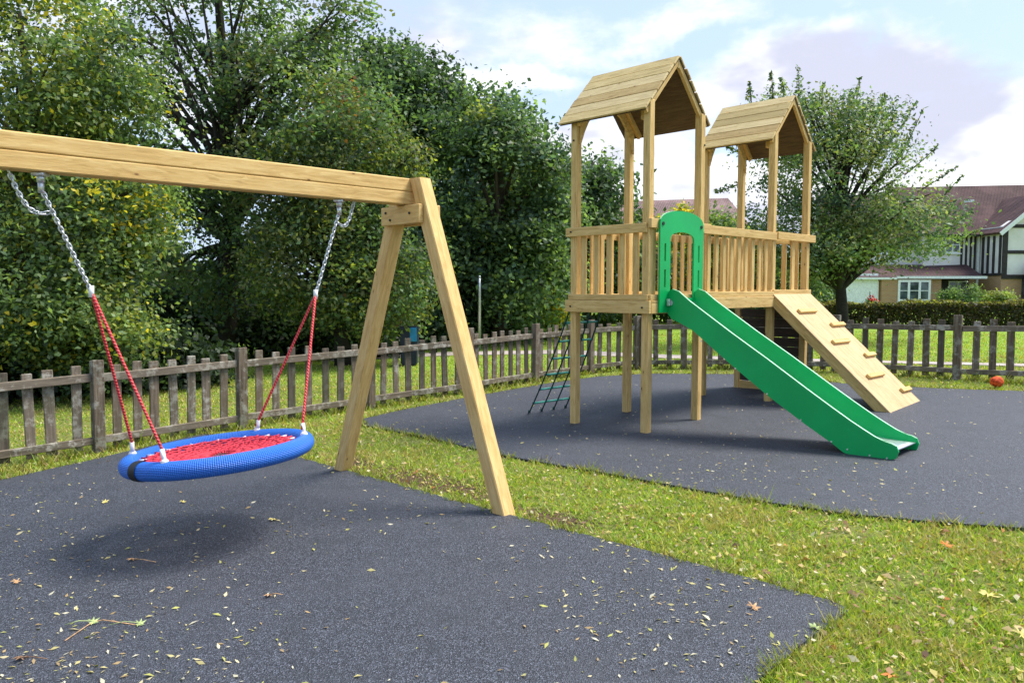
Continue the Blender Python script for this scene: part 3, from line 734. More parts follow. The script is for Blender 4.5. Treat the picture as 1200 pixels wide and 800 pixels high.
# arch panel
AV0, AV1, AZ0, AZS, AZT = .065, .925, 1.345, 2.335, 2.455
cv = (AV0 + AV1) / 2; hw = (AV1 - AV0) / 2
outer = [(AV0, AZ0), (AV1, AZ0), (AV1, AZS - .03)] + [(cv + hw * math.cos(a), AZS - .03 + (AZT - AZS + .03) * math.sin(a) ** .8) for a in [PI * i / 16 for i in range(1, 16)]] + [(AV0, AZS - .03)]
iw = .235; ib = 1.50
inner = [(cv - iw, ib), (cv - iw, 2.13)] + [(cv + iw * -math.cos(a), 2.13 + .095 * math.sin(a) ** .7) for a in [PI * i / 12 for i in range(1, 12)]] + [(cv + iw, 2.13), (cv + iw, ib)]
def holed(outer, holes, O, ax, ay, an, t, mt, name, parent, edge=None):
    bm = bmesh.new(); O = Vector(O); ax, ay, an = Vector(ax), Vector(ay), Vector(an); edges = []
    loops = []
    for lp in [outer] + holes:
        vs = [bm.verts.new(O + ax * a + ay * b_) for a, b_ in lp]; loops.append(vs)
        for i in range(len(vs)): edges.append(bm.edges.new((vs[i], vs[(i + 1) % len(vs)])))
    bmesh.ops.triangle_fill(bm, edges=edges, use_beauty=True)
    r = bmesh.ops.extrude_face_region(bm, geom=bm.faces[:]); vs = [v for v in r['geom'] if isinstance(v, bmesh.types.BMVert)]
    bmesh.ops.translate(bm, verts=vs, vec=an * t)
    bmesh.ops.recalc_face_normals(bm, faces=bm.faces[:])
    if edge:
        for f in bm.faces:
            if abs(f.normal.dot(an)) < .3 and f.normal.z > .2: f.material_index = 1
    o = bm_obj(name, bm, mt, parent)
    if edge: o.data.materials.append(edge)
    return o
def slot(c, z0, z1, w=.016): return [(c - w, z0), (c - w, z1), (c + w, z1), (c + w, z0)]
holes = [inner] + [slot(cv + sg * .335, z0, z0 + .19) for sg in (-1, 1) for z0 in (1.62, 1.90)]
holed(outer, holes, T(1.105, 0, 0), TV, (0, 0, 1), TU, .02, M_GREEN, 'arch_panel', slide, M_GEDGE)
for sg in (-1, 1): bolt(T(1.126, cv + sg * (hw - .05), 2.30), TU, .02, M_BLACK, slide)
# entry slats seen through the arch (rear barrier of the first tower)

# ---- ramp
def rampP(s, v, off=0):                               # s metres down the slope, off = above the surface
    a = Vector((S + .075, 1.535)); b_ = Vector((S + 1.60, .125)); d = (b_ - a); L = d.length; d.normalize(); n = Vector((-d.y, d.x))
    q = a + d * s + n * off; return (q.x, G0 + v, q.y), L
RL = rampP(0, 0)[1]; RN = None
a3, b3 = T(*rampP(0, 0)[0]), T(*rampP(RL, 0)[0]); rd = (b3 - a3).normalized(); RN = TV.cross(rd); RN = RN if RN.z > 0 else -RN
ramp = board('ramp', T(*rampP(0, .485, -.009)[0]), T(*rampP(RL, .485, -.009)[0]), 1.12, .018, M_PLY, tower, RN, .002)
for vv in (-.045, 1.015):
    board('bearer', T(*rampP(.03, vv, -.02 - .055)[0]), T(*rampP(RL - .02, vv, -.02 - .055)[0]), .045, .11, M_TOWER, ramp, RN)
board('bearer', T(*rampP(.03, .485, -.075)[0]), T(*rampP(RL - .02, .485, -.075)[0]), .045, .11, M_TOWER, ramp, RN)
def unramp(px, py):
    d = ray(px, py); O = Vector((0, 0, 1.6)); t_ = RN.dot(a3 - O) / RN.dot(d); P = O + d * t_
    return (P - a3).dot(rd), (P - a3).dot(TV)
for k, ((x0, y0), (x1, y1)) in enumerate((((932, 366), (957, 365)), ((971, 382), (993, 380)), ((972, 402), (996, 400)), ((1010, 418), (1032, 414)), ((1013, 442), (1036, 439)), ((1052, 459), (1074, 454)))):
    s0, v0_ = unramp(x0, y0); s1, v1_ = unramp(x1, y1); sm_ = (s0 + s1) / 2; vm = (v0_ + v1_) / 2; hl = .25
    v0_, v1_ = max(-.06, vm - hl), min(1.06, vm + hl)
    board('cleat', T(*rampP(sm_, v0_, .02)[0]), T(*rampP(sm_, v1_, .02)[0]), .06, .04, M_TOWER, ramp, RN, .005)
    for q in (v0_ + .03, v1_ - .03): bolt(T(*rampP(sm_, q, .032)[0]), RN, .007, M_BLACK, ramp)

# ---- climbing net on the left face
net = None
NB, NTOP = -.93, 1.40; ncol = 3
def netP(i, f):                                       # i = strand index (0..ncol), f = 0 bottom, 1 top
    vb = .193 + .195 * i; p0 = T(NB + .035 * i, vb, 0); p0.z = gz(p0.x, p0.y) + .01
    p1 = T(-.09, .03 + .20 * i, NTOP); q = p0.lerp(p1, f); q.z -= .05 * math.sin(PI * f); return q
bm = bmesh.new()
for i in range(ncol + 1):
    bm_tube(bm, [netP(i, f / 12) for f in range(13)], .009, 6)
    for f in (.0,): bm_tube(bm, [netP(i, 0) - Vector((0, 0, .01)), netP(i, 0) + Vector((0, 0, .03))], .016, 8)
net = bm_obj('climbing_net', bm, M_NAVY, tower); tag(net, 'slanting climbing net of dark ropes with teal rungs')
for k in range(1, 7):
    f = (k - .3) / 6.6
    for i in range(ncol):
        a_, b_ = netP(i, f), netP(i + 1, f); dx = (b_ - a_) * .06; tube('rung', [a_ + dx, b_ - dx], .013, M_TEAL, net, 7)
    bm = bmesh.new()
for k in range(1, 7):
    for i in range(ncol + 1):
        bm_ = bmesh.new(); c_ = netP(i, (k - .3) / 6.6); bmesh.ops.create_icosphere(bm_, subdivisions=1, radius=.017); bm_obj('knot', bm_, M_NAVY, net, Matrix.Translation(c_))

# ------------------------------------------------------------------ basket swing
near, far_ = g(592, 601), g(401, 549); sd_ = (near - far_); sd_.z = 0; sdn = sd_.normalized(); sb = Vector((-sdn.y, sdn.x, 0)); sb = sb if sb.x < 0 else -sb
mid = (near + far_) / 2; BZT, BZB = 2.47, 2.262; BH = BZT - BZB
swf = empty('swing_frame', (mid.x, mid.y, gz(mid.x, mid.y))); tag(swf, 'pine A frame swing with a long top beam in the foreground', 'swing frame')
def SP(al, sd2, z): return Vector((mid.x, mid.y, 0)) + sb * al + sdn * sd2 + Vector((0, 0, z))
BL = 4.35; BW = .12
for z, o_ in ((BZB + BH * .25, 0), (BZB + BH * .75, .0)):
    board('beam_timber', SP(-.12, o_, z), SP(BL + .12, o_, z), BW, BH / 2 - .002, M_BEAM, swf, bev=.007)
def a_frame(al, sgn):
    """sgn -1: at the camera-right end (legs on the outside of the beam end)"""
    half = sd_.length / 2
    for sg in (1, -1):
        foot = SP(al, sg * half, 0); foot.z = gz(foot.x, foot.y) - .04
        topz = BZT - .005 if sg > 0 else BZB - .05; k = (BW / 2 + .055) 
        topp = SP(al, sg * k, BZT) if sg > 0 else SP(al, sg * (k - .02), BZT)
        M, L = frame(foot, topp, sb); d = (topp - foot).normalized()
        bm = bmesh.new(); bmesh.ops.create_cube(bm, size=1); bmesh.ops.scale(bm, vec=(L + .12, .118, .118), verts=bm.verts)
        bmesh.ops.transform(bm, matrix=M, verts=bm.verts)
        bmesh.ops.bevel(bm, geom=bm.edges[:], offset=.007, segments=1, affect='EDGES')
        bmesh.ops.bisect_plane(bm, geom=bm.verts[:] + bm.edges[:] + bm.faces[:], plane_co=(0, 0, BZT - .001), plane_no=(0, 0, 1), clear_outer=True)
        bmesh.ops.holes_fill(bm, edges=[e for e in bm.edges if e.is_boundary])
        bmesh.ops.bisect_plane(bm, geom=bm.verts[:] + bm.edges[:] + bm.faces[:], plane_co=foot, plane_no=(0, 0, -1), clear_outer=True)
        bmesh.ops.transform(bm, matrix=M.inverted(), verts=bm.verts)
        bm_obj('leg', bm, M_BEAM, swf, M)
    for s2 in (1, -1):
        board('cross_board', SP(al + s2 * .085, -.27, BZB - .078), SP(al + s2 * .085, .235, BZB - .078), .045, .145, M_BEAM, swf, bev=.005)
    for q, z in ((-.2, BZB - .05), (-.14, BZB - .11), (.12, BZB - .07)): bolt(SP(al + sgn * .108, q, z), sb * sgn, .010, M_BLACK, swf)
    for z in (BZB + .05, BZT - .06): bolt(SP(al, BW / 2 + .115, z), sdn, .012, M_BLACK, swf)
a_frame(0, 1); a_frame(BL, -1)

RC = SP(1.625, .02, .505); TILT = math.radians(5.5)
rn = Vector((-.095, .02, 1)).normalized(); rb = (sb - rn * sb.dot(rn)).normalized(); rsd = rn.cross(rb); rsd = rsd if rsd.dot(sdn) > 0 else -rsd
RR, rr_ = .558, .060
def RP(a, rad=RR, h=0): return RC + rb * math.cos(a) * rad + rsd * math.sin(a) * rad + rn * h
basket = empty('basket_swing', (RC.x, RC.y, RC.z)); tag(basket, 'round blue rimmed nest swing with red netting hanging on chains', 'basket swing')
def torus_seg(name, a0, a1, n, r, mt, seg=20):
    bm = bmesh.new(); uvl = bm.loops.layers.uv.verify(); rings = []
    for i in range(n + 1):
        a = a0 + (a1 - a0) * i / n; c = RP(a) - RC; o_ = (rb * math.cos(a) + rsd * math.sin(a))
        rings.append([bm.verts.new(c + o_ * math.cos(2 * PI * k / seg) * r + rn * math.sin(2 * PI * k / seg) * r) for k in range(seg)])
    for i in range(n):
        for k in range(seg):
            f = bm.faces.new((rings[i][k], rings[i][(k + 1) % seg], rings[i + 1][(k + 1) % seg], rings[i + 1][k])); f.smooth = True
            for lp, (du, dv) in zip(f.loops, ((0, 0), (0, 1), (1, 1), (1, 0))): lp[uvl].uv = ((a0 + (a1 - a0) * (i + du) / n) / (2 * PI), (k + dv) / seg)
    bmesh.ops.remove_doubles(bm, verts=bm.verts, dist=1e-5)
    me = bpy.data.meshes.new(name); bm.normal_update(); bmesh.ops.recalc_face_normals(bm, faces=bm.faces[:]); bm.to_mesh(me); bm.free()
    return link_mesh(name, me, mt, Matrix.Translation(RC), basket)
torus_seg('rim', 0, 2 * PI, 96, rr_, M_BLUE)
sl_a = .19
torus_seg('black_sleeve', sl_a - .062, sl_a + .062, 8, rr_ + .004, M_BLACK)
# netting: concentric and radial red cords, white ferrules at the rim
bm = bmesh.new(); NR = 32
def netz(r): return .022 - .04 * (1 - (r / .47) ** 2)
for i in range(NR):
    a = 2 * PI * i / NR; bm_tube(bm, [RP(a, .495 - .42 * f / 5, netz(.495 - .42 * f / 5)) for f in range(6)], .0068, 5)
for j, r0 in enumerate((.44, .385, .33, .275, .22, .165, .11)):
    pts = [RP(2 * PI * i / 48, r0 + (.022 if (i + j) % 2 else -.012), netz(r0) + .006) for i in range(49)]; bm_tube(bm, pts, .0068, 5, cap=False)
for j in range(NR):                                   # spiral cords make the diamond pattern
    for sg in (1, -1):
        bm_tube(bm, [RP(2 * PI * j / NR + sg * f * .16, .46 - .34 * f / 5, netz(.46 - .34 * f / 5) + .004) for f in range(6)], .0058, 5)
netting = bm_obj('netting', bm, M_ROPE2, basket)
for i in range(0, NR, 2):
    a = 2 * PI * (i + .0) / NR
    tube('ferrule', [RP(a, .49, .025), RP(a, .445, netz(.445) + .004)], .0075, M_WHITE, basket, 6)
# suspension
J = {}
CH = [(2.62, 2.376, 1.585), (.665, .874, 1.56)]       # beam position, junction position, junction height
for side, (ba, ja, jz) in enumerate(CH):
    topp = SP(ba, 0, BZB); jn = SP(ja, 0, jz)
    bm = bmesh.new(); bmesh.ops.create_cube(bm, size=1); bmesh.ops.scale(bm, vec=(.07, .07, .02), verts=bm.verts)
    bmesh.ops.bevel(bm, geom=bm.edges[:], offset=.004, segments=1, affect='EDGES')
    bm_tube(bm, [Vector((0, 0, 0)), Vector((0, 0, -.045))], .022, 10); bm_tube(bm, [Vector((0, 0, -.035)), Vector((.0, 0, -.105))], .017, 8)
    bm_obj('hanger', bm, M_GALV, basket, Matrix.Translation(topp - Vector((0, 0, .01))))
    def chain(pts, nm='chain'):
        bm = bmesh.new(); tot_ = sum((b2 - a2).length for a2, b2 in zip(pts, pts[1:])); step = .026; n = int(tot_ / step)
        acc = [0]
        for a2, b2 in zip(pts, pts[1:]): acc.append(acc[-1] + (b2 - a2).length)
        def P_(s):
            for i in range(len(pts) - 1):
                if s <= acc[i + 1] or i == len(pts) - 2: return pts[i].lerp(pts[i + 1], (s - acc[i]) / max(1e-6, acc[i + 1] - acc[i]))
        for i in range(n):
            c0, c1 = P_(i * step), P_((i + 1) * step); d = (c1 - c0).normalized(); s1 = d.orthogonal().normalized(); s2 = d.cross(s1); w = s1 if i % 2 else s2; c = (c0 + c1) / 2
            loop = [c + d * math.cos(q) * .0215 + w * math.sin(q) * .0115 for q in [2 * PI * k / 8 for k in range(9)]]
            bm_tube(bm, loop, .0046, 5, cap=False)
        return bm_obj(nm, bm, M_GALV, basket)
    chain([topp - Vector((0, 0, .09)), jn])
    # slack safety chain in a loop
    oa = ba + (.16 if side == 0 else -.13); p0 = SP(oa, 0, BZB + .0); p1 = (topp - Vector((0, 0, .09))).lerp(jn, .22 if side == 0 else .12); 
    pts = []
    for i in range(13):
        f = i / 12; q = p0.lerp(p1, f); q.z -= .13 * math.sin(PI * f) * (1.0 - .35 * f); pts.append(q)
    chain(pts, 'safety_chain')
    bm = bmesh.new(); bm_tube(bm, [Vector((0, 0, .035)), Vector((0, 0, -.035))], .016, 8); bm_obj('shackle', bm, M_WHITE, basket, Matrix.Translation(jn))
    ang = [math.radians(33), math.radians(-38)] if side == 0 else [PI - math.radians(35), PI + math.radians(38)]
    for a in ang:
        e_ = RP(a, RR - .01, rr_ + .03); pts = [jn.lerp(e_, f / 10) for f in range(11)]
        tube('rope', pts, .0092, M_ROPE, basket, 8, rep=28)
        tube('rope_clamp', [jn.lerp(e_, .955), RP(a, RR, rr_ - .01)], .015, M_WHITE, basket, 8)
        bm = bmesh.new(); bmesh.ops.create_icosphere(bm, subdivisions=2, radius=.026); bm_obj('clamp_cap', bm, M_WHITE, basket, Matrix.Translation(RP(a, RR, rr_ - .006)))
# small soft loops at the far side fixings are hidden by the rim

# ------------------------------------------------------------------ trees and shrubs
def crown_points(blobs, nclump, nleaf, rc, shell=.55):
    """blobs: (cx,cy,cz, rx,ry,rz, weight). clump centres towards the outside of the blobs, leaves around them"""
    w = np.array([b_[6] for b_ in blobs]); w = w / w.sum(); idx = rng.choice(len(blobs), nclump, p=w); B_ = np.array([b_[:6] for b_ in blobs])[idx]
    d = unit(rng.normal(size=(nclump, 3))); rad = shell + (1 - shell) * rng.random(nclump) ** .6
    C = B_[:, :3] + d * rad[:, None] * B_[:, 3:6]
    outward = d
    k = rng.integers(0, nclump, nleaf); sz = rng.uniform(.6, 1.35, nclump)[k][:, None] * rc
    off = rng.normal(size=(nleaf, 3)) * sz * np.array([1, 1, .62]); off[:, 2] -= .18 * np.linalg.norm(off[:, :2], axis=1)
    return C, C[k] + off, outward[k], k
def tree(name, label, cat, base, blobs, trunk_r, trunk_top, leaf, nleaf, nclump, pal, pr, rc=.42, shell=.5, bark=M_BARK, group=None, limbs=26, twigs=None, aspect=.62, trunk=True, lean=(0, 0)):
    root = empty(name, base); tag(root, label, cat, group); B_ = Vector(base)
    C, P, out, k = crown_points(blobs, nclump, nleaf, rc, shell)
    if twigs:                                          # upright shoots beyond the crown
        tp, to, tk, tc_ = [], [], [], []
        for (a, b_, n) in twigs:
            a, b_ = np.array(a), np.array(b_); f = rng.random(n) ** .8; q = a + (b_ - a) * f[:, None] + rng.normal(size=(n, 3)) * .06 * (1.3 - f[:, None]); tp.append(q); to.append(unit(rng.normal(size=(n, 3)))); tk.append(rng.integers(0, nclump, n))
        P = np.concatenate([P] + tp); out = np.concatenate([out] + to); k = np.concatenate([k] + tk)
    n = len(P)
    keep = P[:, 2] > base[2] + .05; P, out, k = P[keep], out[keep], k[keep]; n = len(P)
    nr = unit(out * .5 + rng.normal(size=(n, 3)) * .75 + np.array([0, 0, .55]))
    V = leaf_cards(P, leaf * rng.uniform(.65, 1.3, n), aspect, nr, None)
    pal = np.array(pal); cc = rng.choice(len(pal), nclump, p=pr)[k]; cl2 = rng.choice(len(pal), n, p=pr); pick = np.where(rng.random(n) < .8, cc, cl2)
    col = pal[pick] * rng.uniform(.7, 1.25, (n, 1)) * rng.uniform(.68, 1.3, nclump)[k][:, None]
    me = np_mesh('crown', V - np.array(base), 4, col, M_LEAF); link_mesh('crown', me, None, Matrix.Translation(base), root)
    if trunk:
        bm = bmesh.new(); H = trunk_top; pts, rad = [], []
        for i in range(11):
            f = i / 10; pts.append(Vector((lean[0] * f + .10 * math.sin(f * 5 + base[0]), lean[1] * f + .08 * math.cos(f * 4 + base[0]), -.05 + H * f))); rad.append(trunk_r * (1.25 if i == 0 else 1 - .72 * f))
        bm_tube(bm, pts, rad, 10); bm_obj('trunk', bm, bark, root, Matrix.Translation(B_))
        bm = bmesh.new(); ids = rng.permutation(nclump)[:limbs]
        for j in ids:
            c = Vector(C[j]) - B_; f = min(.97, max(.28, (c.z / H) * rng.uniform(.45, .8))); s = pts[0].lerp(pts[-1], f); i0 = int(f * 10); s = pts[i0].lerp(pts[min(i0 + 1, 10)], f * 10 - i0)
            m1 = s.lerp(c, .5) + Vector((rng.normal() * .12, rng.normal() * .12, .18)); r0 = trunk_r * (1 - .72 * f) * .5
            bm_tube(bm, [s, s.lerp(m1, .55) + Vector((0, 0, .03)), m1, m1.lerp(c, .6), c], [r0, r0 * .8, r0 * .6, r0 * .38, .012], 6, cap=False)
        if twigs:
            for a, b_, n in twigs: bm_tube(bm, [Vector(a) - B_, (Vector(a).lerp(Vector(b_), .5)) - B_ + Vector((.03, 0, 0)), Vector(b_) - B_], [.02, .012, .005], 5, cap=False)
        bm_obj('limbs', bm, bark, root, Matrix.Translation(B_))
    return root
GD = (.055, .100, .045); GM = (.11, .185, .070); GL = (.19, .28, .095); GY = (.26, .30, .06); YL = (.60, .50, .04); OR = (.36, .17, .07); BL_ = (.085, .150, .100); OL = (.15, .17, .06)
def W_(px, py, Y): p = at(px, py, Y); return (p.x, p.y, p.z)
def blob(px, py, Y, rx, ry, rz, w=1): p = at(px, py, Y); k = Y / FPX; return (p.x, p.y, p.z, rx * k, ry, rz * k, w)
def gb(px, Y): p = at(px, 400, Y); return (p.x, p.y, gz(p.x, p.y) + SOIL)
WOODG = 'trees and shrubs of the wood behind the left fence'
# left maple, lowest branches near the fence
tree('maple_tree', 'broad green maple at the far left with yellow leaf patches', 'tree', gb(40, 13.2),
     [blob(20, 330, 12.6, 150, 1.3, 100, 1.2), blob(30, 90, 12.8, 115, 1.4, 130, 1.2), blob(120, 250, 13.0, 75, 1.1, 90, .8), blob(95, 385, 12.4, 75, .9, 60, .7), blob(120, 120, 13.4, 60, 1, 60, .4), blob(-120, 200, 13, 110, 1.5, 230, .8)],
     .17, 6.4, .090, 72000, 560, [GM, GL, GD, GY, YL, OR], [.29, .34, .14, .17, .06, .0], rc=.27, aspect=.62, limbs=50)
tree('tall_tree', 'tall thin crowned tree with sky gaps and a dark trunk left of centre', 'tree', gb(268, 19.5),
     [blob(250, 20, 19.5, 165, 2.0, 110, 1.0), blob(330, 110, 18.8, 110, 1.6, 110, .8), blob(150, 130, 20, 80, 1.6, 110, .45), blob(250, 290, 18.8, 110, 1.5, 80, .7), blob(400, 60, 19.5, 40, 1.2, 90, .30), blob(230, 200, 19.3, 90, 1.5, 60, .3)],
     .23, 10.5, .125, 27000, 300, [GM, GD, OL, GL, OR, BL_], [.33, .22, .14, .20, .01, .10], rc=.30, shell=.25, limbs=90, bark=M_BARKD)
tree('field_maple', 'olive green bushy tree behind the top of the swing leg', 'tree', gb(400, 17.5),
     [blob(410, 190, 17.2, 85, 1.4, 95, 1.2), blob(370, 300, 17.2, 85, 1.4, 80, .9), blob(330, 210, 17.8, 50, 1, 90, .5), blob(455, 330, 17.4, 50, 1.2, 60, .5)],
     .17, 6, .105, 40000, 300, [OL, GM, GD, GY, OR], [.26, .38, .20, .15, .01], rc=.32, shell=.5, limbs=40, bark=M_BARKD)
tree('oak_tree', 'dark green tree with a jagged top left of the open sky', 'tree', gb(480, 25),
     [blob(468, 150, 24.5, 75, 2.0, 95, 1.4), blob(450, 85, 24.5, 35, 1.2, 42, .3), blob(500, 120, 24.5, 50, 1.5, 60, .4), blob(480, 290, 24.2, 95, 2, 110, 1.2)],
     .28, 9, .16, 34000, 280, [GD, BL_, GM, GL], [.38, .27, .25, .10], rc=.37, shell=.5, bark=M_BARKD,
     twigs=[(W_(430 + 15 * i, 60 + (i % 3) * 12, 24.5), W_(428 + 15 * i + (i % 2) * 5, 38 + abs(i - 2) * 7, 24.5), 40) for i in range(6)])
tree('lime_tree', 'rounded mid green tree with drooping leaves left of the play tower', 'tree', gb(585, 23),
     [blob(585, 230, 22.3, 82, 1.8, 105, 1.5), blob(560, 150, 22.6, 55, 1.5, 55, .5), blob(520, 320, 22, 75, 1.6, 80, .9), blob(620, 320, 22.3, 55, 1.5, 70, .7), blob(636, 240, 22.6, 30, 1, 60, .3)],
     .24, 7, .15, 46000, 300, [GM, BL_, GD, GL, GY], [.30, .27, .18, .20, .05], rc=.34, shell=.6,
     twigs=[(W_(x, y + 25, 22.5), W_(x + 3, y, 22.5), 30) for x, y in ((560, 98), (585, 108), (612, 120), (540, 88), (630, 145))])
tree('ash_tree', 'slender dark tree seen between the left posts of the tower', 'tree', gb(690, 28),
     [blob(655, 235, 27.5, 28, 1.3, 50, .6), blob(700, 235, 28, 34, 1.5, 50, .9), blob(690, 310, 28, 60, 1.8, 60, 1), blob(745, 300, 29, 35, 1.5, 50, .5)],
     .2, 6, .19, 16000, 200, [GD, GM, BL_, GL], [.35, .3, .2, .15], rc=.42, bark=M_BARKD)
tree('birch_tree', 'small autumn tree with bright yellow leaves behind the slide arch', 'tree', gb(800, 31),
     [blob(770, 268, 31, 6, .5, 7, .2), blob(799, 262, 31, 9, .5, 20, .5), blob(800, 322, 31, 45, 1.2, 42, .9)],
     .1, 4, .17, 4600, 90, [YL, GY, OR, GL], [.50, .28, .04, .18], rc=.22)
tree('hazel_tree', 'pale green tree behind the bridge of the tower', 'tree', gb(845, 29),
     [blob(838, 282, 29, 24, 1.0, 32, 1), blob(862, 305, 29, 34, 1.2, 52, 1), blob(850, 345, 29, 50, 1.2, 40, .6)],
     .12, 3.8, .17, 9500, 130, [GL, GM, GY, YL], [.4, .33, .2, .07], rc=.38)
tw = []
for (x0, y0, x1, y1) in ((880, 130, 878, 96), (905, 120, 903, 84), (935, 120, 935, 78), (1000, 130, 1008, 92), (1020, 150, 1038, 112), (1040, 170, 1075, 118), (1050, 190, 1082, 128), (1060, 205, 1100, 170), (1075, 225, 1122, 195), (1085, 250, 1128, 205), (960, 125, 965, 98), (918, 110, 915, 92), (1030, 165, 1050, 135), (870, 180, 852, 172), (868, 215, 838, 225), (1100, 270, 1140, 248), (1105, 290, 1150, 268)):
    tw.append((W_(x0, y0, 20 + random.uniform(-.6, .6)), W_(x1, y1, 20 + random.uniform(-.6, .6)), 70))
tree('cherry_tree', 'spreading grey green tree with wispy shoots right of the tower', 'tree', gb(984, 20.3),
     [blob(975, 190, 20, 78, 1.9, 80, 1.3), blob(930, 150, 20, 50, 1.3, 48, .6), blob(1045, 262, 19.8, 85, 1.7, 45, .95), blob(935, 275, 20, 75, 1.6, 50, .8), blob(985, 285, 19.6, 90, 1.4, 28, .5), blob(1010, 150, 20, 45, 1.2, 40, .4)],
     .165, 4.8, .105, 30000, 420, [GM, GL, BL_, OL, (.24, .27, .12), OR], [.22, .26, .24, .12, .155, .005], rc=.27, shell=.45, limbs=90, bark=M_BARKD, twigs=tw, aspect=.5)

def shrub(label, px, Y, blobs, nleaf, ncl, pal, pr, leaf=.11, name='shrub', rc=.26, group=WOODG, shell=.4):
    return tree(name, label, 'shrub', gb(px, Y), blobs, .04, 1.2, leaf, nleaf, ncl, pal, pr, rc=rc, group=group, limbs=14, shell=shell, bark=M_BARKD)
DK = [(.030, .055, .024), (.045, .08, .03), (.02, .038, .016)]; DKP = [.45, .25, .3]
for px, Y, rx, top, lb in ((-40, 13.4, 120, 380, 'dark undergrowth below the maple at the far left'), (150, 14.2, 100, 395, 'dark undergrowth right of the maple with yellow sprigs above'), (205, 20.5, 70, 330, 'dark shrub left of the dark tree trunk'),
                           (345, 20.5, 70, 330, 'dark shrub right of the dark tree trunk'), (430, 20, 55, 345, 'dark shrub behind the far swing leg'), (515, 23.5, 60, 330, 'dark shrub behind the blue bin'), (620, 25.5, 55, 325, 'dark shrub beside the tall grey fence post')):
    yb = at(px, 400, Y); k = Y / FPX; zt_ = 1.6 + (338.5 - top) * k; zb_ = gz(yb.x, Y); cz = (zt_ + zb_) / 2
    shrub(lb, px, Y, [(yb.x, Y, cz, rx * k, 1.3, (zt_ - zb_) / 2 * 1.05, 1)], 11000, 130, DK, DKP, leaf=.15, rc=.32)
shrub('yellow leaved shrub below the tower deck left of its posts', 655, 24, [blob(655, 350, 24, 22, .8, 22, 1), blob(640, 372, 24, 25, .7, 20, .6)], 3200, 50, [GY, YL, GM], [.45, .2, .35], leaf=.14)
# backdrop of the wood
def far_wood():
    n = 90000; f = rng.random(n); px = -420 + f * 1130; Yd = 27 + 7 * rng.random(n) + np.where(px > 560, 3, 0)
    x = (px - 600) / FPX * Yd; topz = 5.6 + 2.2 * np.sin(px * .013) + 1.1 * np.sin(px * .041 + 2) - np.where((px < 380) & (px > 110), 2.6, 0) - np.clip((px - 430) / 60, 0, 4.0) * .55
    z = gz_np(x, Yd) + rng.random(n) ** .85 * np.maximum(topz, 1.5)
    P = np.stack([x, Yd, z], 1) + rng.normal(size=(n, 3)) * .2
    nr = unit(rng.normal(size=(n, 3)) + np.array([0, -.4, .4])); pal = np.array([(.035, .062, .028), (.022, .042, .018), (.05, .085, .035)]); c = pal[rng.choice(3, n, p=[.45, .35, .2])] * rng.uniform(.7, 1.2, (n, 1))
    V = leaf_cards(P, rng.uniform(.22, .42, n), .7, nr, None)
    tag(link_mesh('far_woodland', np_mesh('far_woodland', V, 4, c, M_LEAF)), kind='stuff', label='dark mass of woodland closing the view behind the left trees', cat='woodland')
far_wood()
# hedges
def hedge(name, label, p0, p1, h, th, n, pal, pr, leaf=.06, bump_=.05):
    p0, p1 = Vector(p0), Vector(p1); d = p1 - p0; L = d.length; dn = d.normalized(); nn = Vector((-dn.y, dn.x)); base = (p0.x, p0.y, gz(*p0) + SOIL)
    s = rng.random(n) * L; face = rng.random(n); q = np.empty((n, 3)); side = np.where(face < .5, -1.0, np.where(face < .6, 1.0, 0)); up = rng.random(n) ** .8 * h
    topm = side == 0; off = np.where(topm, rng.uniform(-1, 1, n) * th, side * th * rng.uniform(.7, 1.02, n)); zz = np.where(topm, h * rng.uniform(.93, 1.02, n), up)
    wob = bump_ * np.sin(s * 1.9) + bump_ * .7 * np.sin(s * 5.3 + 1) + rng.normal(size=n) * .03
    x = p0.x + dn.x * s + nn.x * (off + wob * .6); y = p0.y + dn.y * s + nn.y * (off + wob * .6); z = gz_np(x, y) + SOIL + zz + np.where(topm, wob, 0)
    P = np.stack([x, y, z], 1); on = np.stack([nn.x * side, nn.y * side, topm.astype(float)], 1); nr = unit(on * .8 + rng.normal(size=(n, 3)) * .7)
    pal = np.array(pal); c = pal[rng.choice(len(pal), n, p=pr)] * rng.uniform(.7, 1.25, (n, 1)); top_y = (topm & (rng.random(n) < .5))[:, None]
    c = np.where(top_y, np.array([.24, .25, .05]) * rng.uniform(.7, 1.2, (n, 1)), c)
    root = empty(name, base); tag(root, label, 'hedge')
    link_mesh('foliage', np_mesh('foliage', leaf_cards(P, leaf * rng.uniform(.7, 1.4, n), .7, nr, None) - np.array(base), 4, c, M_LEAF), None, Matrix.Translation(base), root)
    bm = bmesh.new(); k = 24
    for i in range(k):
        q0 = p0 + dn * L * (i + .5) / k; z0 = gz(*q0)
        for j in range(3):
            bm_tube(bm, [Vector((q0.x + random.uniform(-.2, .2), q0.y + random.uniform(-.1, .1), z0 - .05)) - Vector(base), Vector((q0.x + random.uniform(-.5, .5), q0.y + random.uniform(-.2, .2), z0 + h * .9)) - Vector(base)], [.03, .008], 5)
    bm_obj('stems', bm, M_BARKD, root, Matrix.Translation(base))
hedge('clipped_hedge', 'clipped brown green hedge beyond the right fence in front of the houses', (9.7, 26.4), (26, 25.6), .76, .55, 42000, [(.06, .065, .02), (.10, .07, .03), (.04, .055, .018), (.15, .11, .04)], [.38, .25, .25, .12], leaf=.085)
hedge('garden_hedge', 'dark garden hedge seen under the tower bridge', (1.0, 33.5), (13.2, 32.5), 1.75, .8, 26000, [GD, GM, OL, GY], [.35, .35, .2, .1], leaf=.14, bump_=.2)
HG = 'shrubs in the house gardens'
